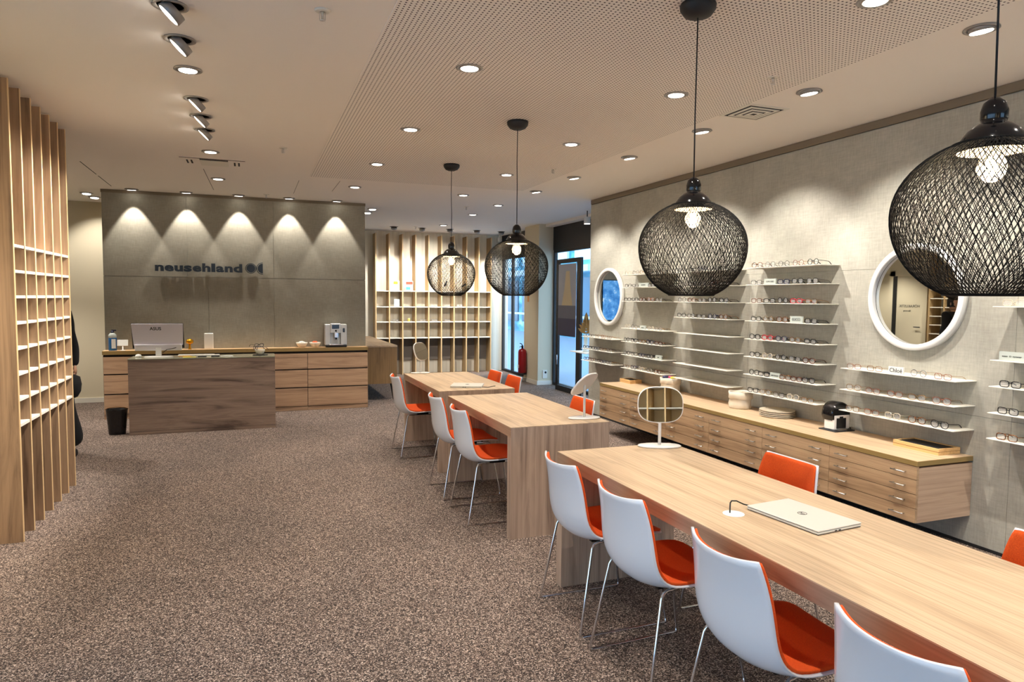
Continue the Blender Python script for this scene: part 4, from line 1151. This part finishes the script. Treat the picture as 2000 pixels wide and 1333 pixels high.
part('printed_band', MB().box(-.0055, -.004, -.34, .34, .0, .30), base('poster_navy', srgb(72, 76, 110), .6), po)
fe_ = thing('fire_extinguisher', 'red fire extinguisher hanging on the pillar by the entrance', 'fire extinguisher', (4.84, 12.2, .17))
part('cylinder', MB().lathe([(.075, 0), (.08, .01), (.08, .40), (.07, .44), (.03, .465), (.02, .47)], 24), M['red_paint'], fe_)
part('foot_ring', MB().lathe([(.078, -.03), (.078, 0)], 24), M['black_matt'], fe_)
part('valve', MB().lathe([(.018, .47), (.022, .50), (.014, .53)], 12).tube([(0, 0, .53), (-.03, -.03, .56), (-.07, -.05, .57)], .008, 8).tube([(0, 0, .51), (-.04, -.04, .51), (-.08, -.06, .50)], .007, 8), M['black_matt'], fe_)
part('paper_label', MB().box(-.083, -.079, -.03, .03, .10, .16), M['paper'], fe_)
part('wall_hook', MB().box(.06, .09, -.02, .02, .38, .42), M['steel'], fe_)
o = part('escape_notice', MB().box(-.006, -.001, -.04, .04, 0, .12), base('notice_orange', srgb(214, 150, 90), .6), None, (4.93, 12.14, 1.53)); tag(o, 'small orange framed notice on the pillar above the extinguisher', 'sign')
so = thing('wall_socket', 'white double wall socket low on the bluish pillar face', 'socket', (5.07, 11.65, .12))
part('plate', MB().box(-.045, .045, -.012, -.0005, 0, .155), M['white_board'], so, bev=.003); part('socket_hole', MB().lathe([(.02, 0), (.02, .003)], 18).xf(Matrix.Translation((.012, -.012, .11)) @ Matrix.Rotation(PI / 2, 4, 'X')), M['dark_gap'], so)
tr = thing('track_spotlight', 'white cylindrical spotlight hanging before the dark transom', 'spotlight', (4.86, 9.6, ZC))
part('stem', MB().tube([(0, 0, 0), (0, 0, -.10)], .008, 8), M['black_matt'], tr); part('housing', MB().lathe([(.05, -.20), (.052, -.19), (.052, -.10), (.045, -.095)], 20), M['white_lacquer'], tr); part('lens', MB().lathe([(.044, -.203), (.044, -.199)], 20), M['lamp_on'], tr)
sc_ = thing('security_camera', 'small white camera below the ceiling before the rear entrance', 'camera', (5.0, 14.0, ZC))
part('bracket', MB().tube([(0, 0, 0), (0, 0, -.06)], .012, 8), M['white_board'], sc_); part('housing', MB().lathe([(.03, -.15), (.035, -.10), (.03, -.06)], 16), M['white_board'], sc_)
# window display with the brass leaf
wd = thing('window_display_stand', 'slim white display stand in the shop window', 'stand', (4.82, 9.5, 0))
part('top', MB().box(-.12, .16, -.25, .32, .765, .778), M['white_board'], wd)
part('post', MB().lathe([(.012, .01), (.012, .765)], 12, (.06, -.12, 0)), M['white_board'], wd)
part('foot', MB().lathe([(.14, 0), (.14, .01)], 24, (.06, -.12, 0)), M['white_board'], wd)
vs = thing('tall_vase', 'pale slender vase under the brass leaf in the window', 'vase', (4.82, 9.5, .778))
part('vase_body', MB().lathe([(.05, 0), (.05, .02), (.03, .12), (.035, .22), (.05, .265), (.046, .265), (.03, .2), (0, .1)], 20, capt=False), M['acrylic'], vs)
lf = thing('brass_leaf', 'golden feathered leaf ornament standing in the window display', 'ornament', (4.82, 9.5, 1.043))
q = Matrix.Rotation(-.35, 4, 'Z')
def blade(L_, w_, ang, z):
    pts = []
    n = 8
    for i in range(n + 1):
        s = i / n; pts.append((w_ * math.sin(PI * s ** .8), L_ * s))
    poly = pts + [(-x, y) for x, y in reversed(pts[1:-1])]
    return MB().prism(poly, -.003, .003).xf(Matrix.Translation((0, 0, z)) @ Matrix.Rotation(ang, 4, 'Y') @ Matrix.Rotation(PI / 2, 4, 'X')).xf(q)
part('stem', MB().tube([(0, 0, 0), (0, 0, .3)], .004, 6), M['brass'], lf)
part('leaf_blade', blade(.18, .034, 0, .17), M['brass'], lf)
for i in range(5):
    for s in (-1, 1):
        part('leaf_blade', blade(.15 - .014 * i * (i > 1), .027, s * (1.0 - .18 * i), .02 + .038 * i), M['brass'], lf)

# ------------------------------------------------------------------ person in black behind the fin shelf
def person():
    p = thing('person', 'person in black coat and wide trousers half hidden behind the wooden fins', 'person', (-1.86, 7.9, 0))
    V = []; E = []; RR = []
    def node(co, r_, par=None):
        V.append(co); RR.append(r_); 
        if par is not None: E.append((par, len(V) - 1))
        return len(V) - 1
    pel = node((0, 0, .93), (.155, .12)); sp = node((0, 0, 1.12), (.14, .11), pel); chs = node((0, 0, 1.30), (.165, .115), sp); nk = node((0, 0, 1.43), (.075, .07), chs)
    for s in (-1, 1):
        sh = node((s * .165, 0, 1.385), (.088, .085), chs); ua = node((s * .178, 0, 1.24), (.052, .055), sh); el = node((s * .212, .02, 1.06), (.056, .056), ua); wr_ = node((s * .232, -.05, .89), (.038, .038), el)
        hp = node((s * .09, 0, .84), (.115, .115), pel); kn = node((s * .12, -.01, .48), (.10, .10), hp); an = node((s * .19, -.0, .06), (.145, .13), kn)
    me = bpy.data.meshes.new('body'); me.from_pydata(V, E, []); o = bpy.data.objects.new('body', me); COL.objects.link(o)
    md = o.modifiers.new('skin', 'SKIN'); md.use_smooth_shade = True
    for i, sv in enumerate(me.skin_vertices[0].data): sv.radius = RR[i]; sv.use_root = (i == 0)
    md2 = o.modifiers.new('sub', 'SUBSURF'); md2.levels = 2; md2.render_levels = 2
    dg = bpy.context.evaluated_depsgraph_get(); m2 = bpy.data.meshes.new_from_object(o.evaluated_get(dg))
    bpy.data.objects.remove(o); m2.materials.clear(); m2.materials.append(M['black_cloth']); m2.name = 'clothed_body'
    for v in m2.vertices: v.co.z = max(v.co.z, .012)
    put('clothed_body', m2, p)
    hd = MB().lathe([(.0, -.12), (.04, -.112), (.062, -.08), (.074, -.03), (.078, .02), (.072, .07), (.045, .105), (0, .118)], 24, capb=False, capt=False, sy=1.15).xf(Matrix.Translation((0, -.005, 1.57)))
    h = part('head', hd, M['skin'], p)
    part('neck', MB().lathe([(.05, 1.40), (.048, 1.48)], 16), M['skin'], p)
    part('hair', MB().lathe([(.082, -.06), (.086, 0), (.082, .06), (.055, .11), (0, .128)], 24, capb=False, capt=False, sy=1.15).xf(Matrix.Translation((0, .015, 1.575))), M['hair'], p)
    for s in (-1, 1):
        part('eye', MB().lathe([(0, -.012), (.010, -.006), (.012, 0), (.010, .006), (0, .012)], 10, capb=False, capt=False).xf(Matrix.Translation((s * .028, -.088, 1.575))), M['paper'], h)
        part('ear', MB().lathe([(0, -.03), (.01, -.02), (.012, 0), (.01, .02), (0, .03)], 8, capb=False, capt=False).xf(Matrix.Translation((s * .078, 0, 1.565))), M['skin'], h)
        sh = MB().lathe([(.04, 0), (.045, .02), (.04, .05), (0, .07)], 14, capt=False, sy=2.4); sh.xf(Matrix.Translation((s * .19, -.05, 0)))
        part('shoe', sh, M['black_matt'], p)
        hnd = MB().lathe([(0, -.05), (.022, -.045), (.03, -.01), (.025, .03), (0, .045)], 12, capb=False, capt=False, sx=.6).xf(Matrix.Translation((s * .238, -.075, .86)))
        for k in range(4): hnd.tube([(s * .236, -.10 + k * .017, .83), (s * .236, -.105 + k * .018, .79), (s * .226, -.105 + k * .018, .765 + .004 * abs(k - 1.5))], .008, 6)
        hnd.tube([(s * .232, -.10, .86), (s * .222, -.13, .84), (s * .218, -.135, .81)], .009, 6)
        part('hand', hnd, M['skin'], p)
    part('nose', MB().tube([(0, -.088, 1.58), (0, -.108, 1.55), (0, -.09, 1.545)], [.006, .011, .008], 8), M['skin'], h)
    part('mouth', MB().tube([(-.02, -.086, 1.515), (0, -.092, 1.513), (.02, -.086, 1.515)], .004, 6), base('lips', srgb(160, 80, 76), .5), h)
person()
hb = thing('handbag', 'rounded black handbag carried at the hip by the person', 'bag', (-1.60, 7.68, .60))
part('bag_body', MB().lathe([(0, 0), (.03, .01), (.062, .06), (.072, .13), (.058, .20), (0, .23)], 20, capb=False, capt=False, sy=1.7, sx=.8), M['black_cloth'], hb)
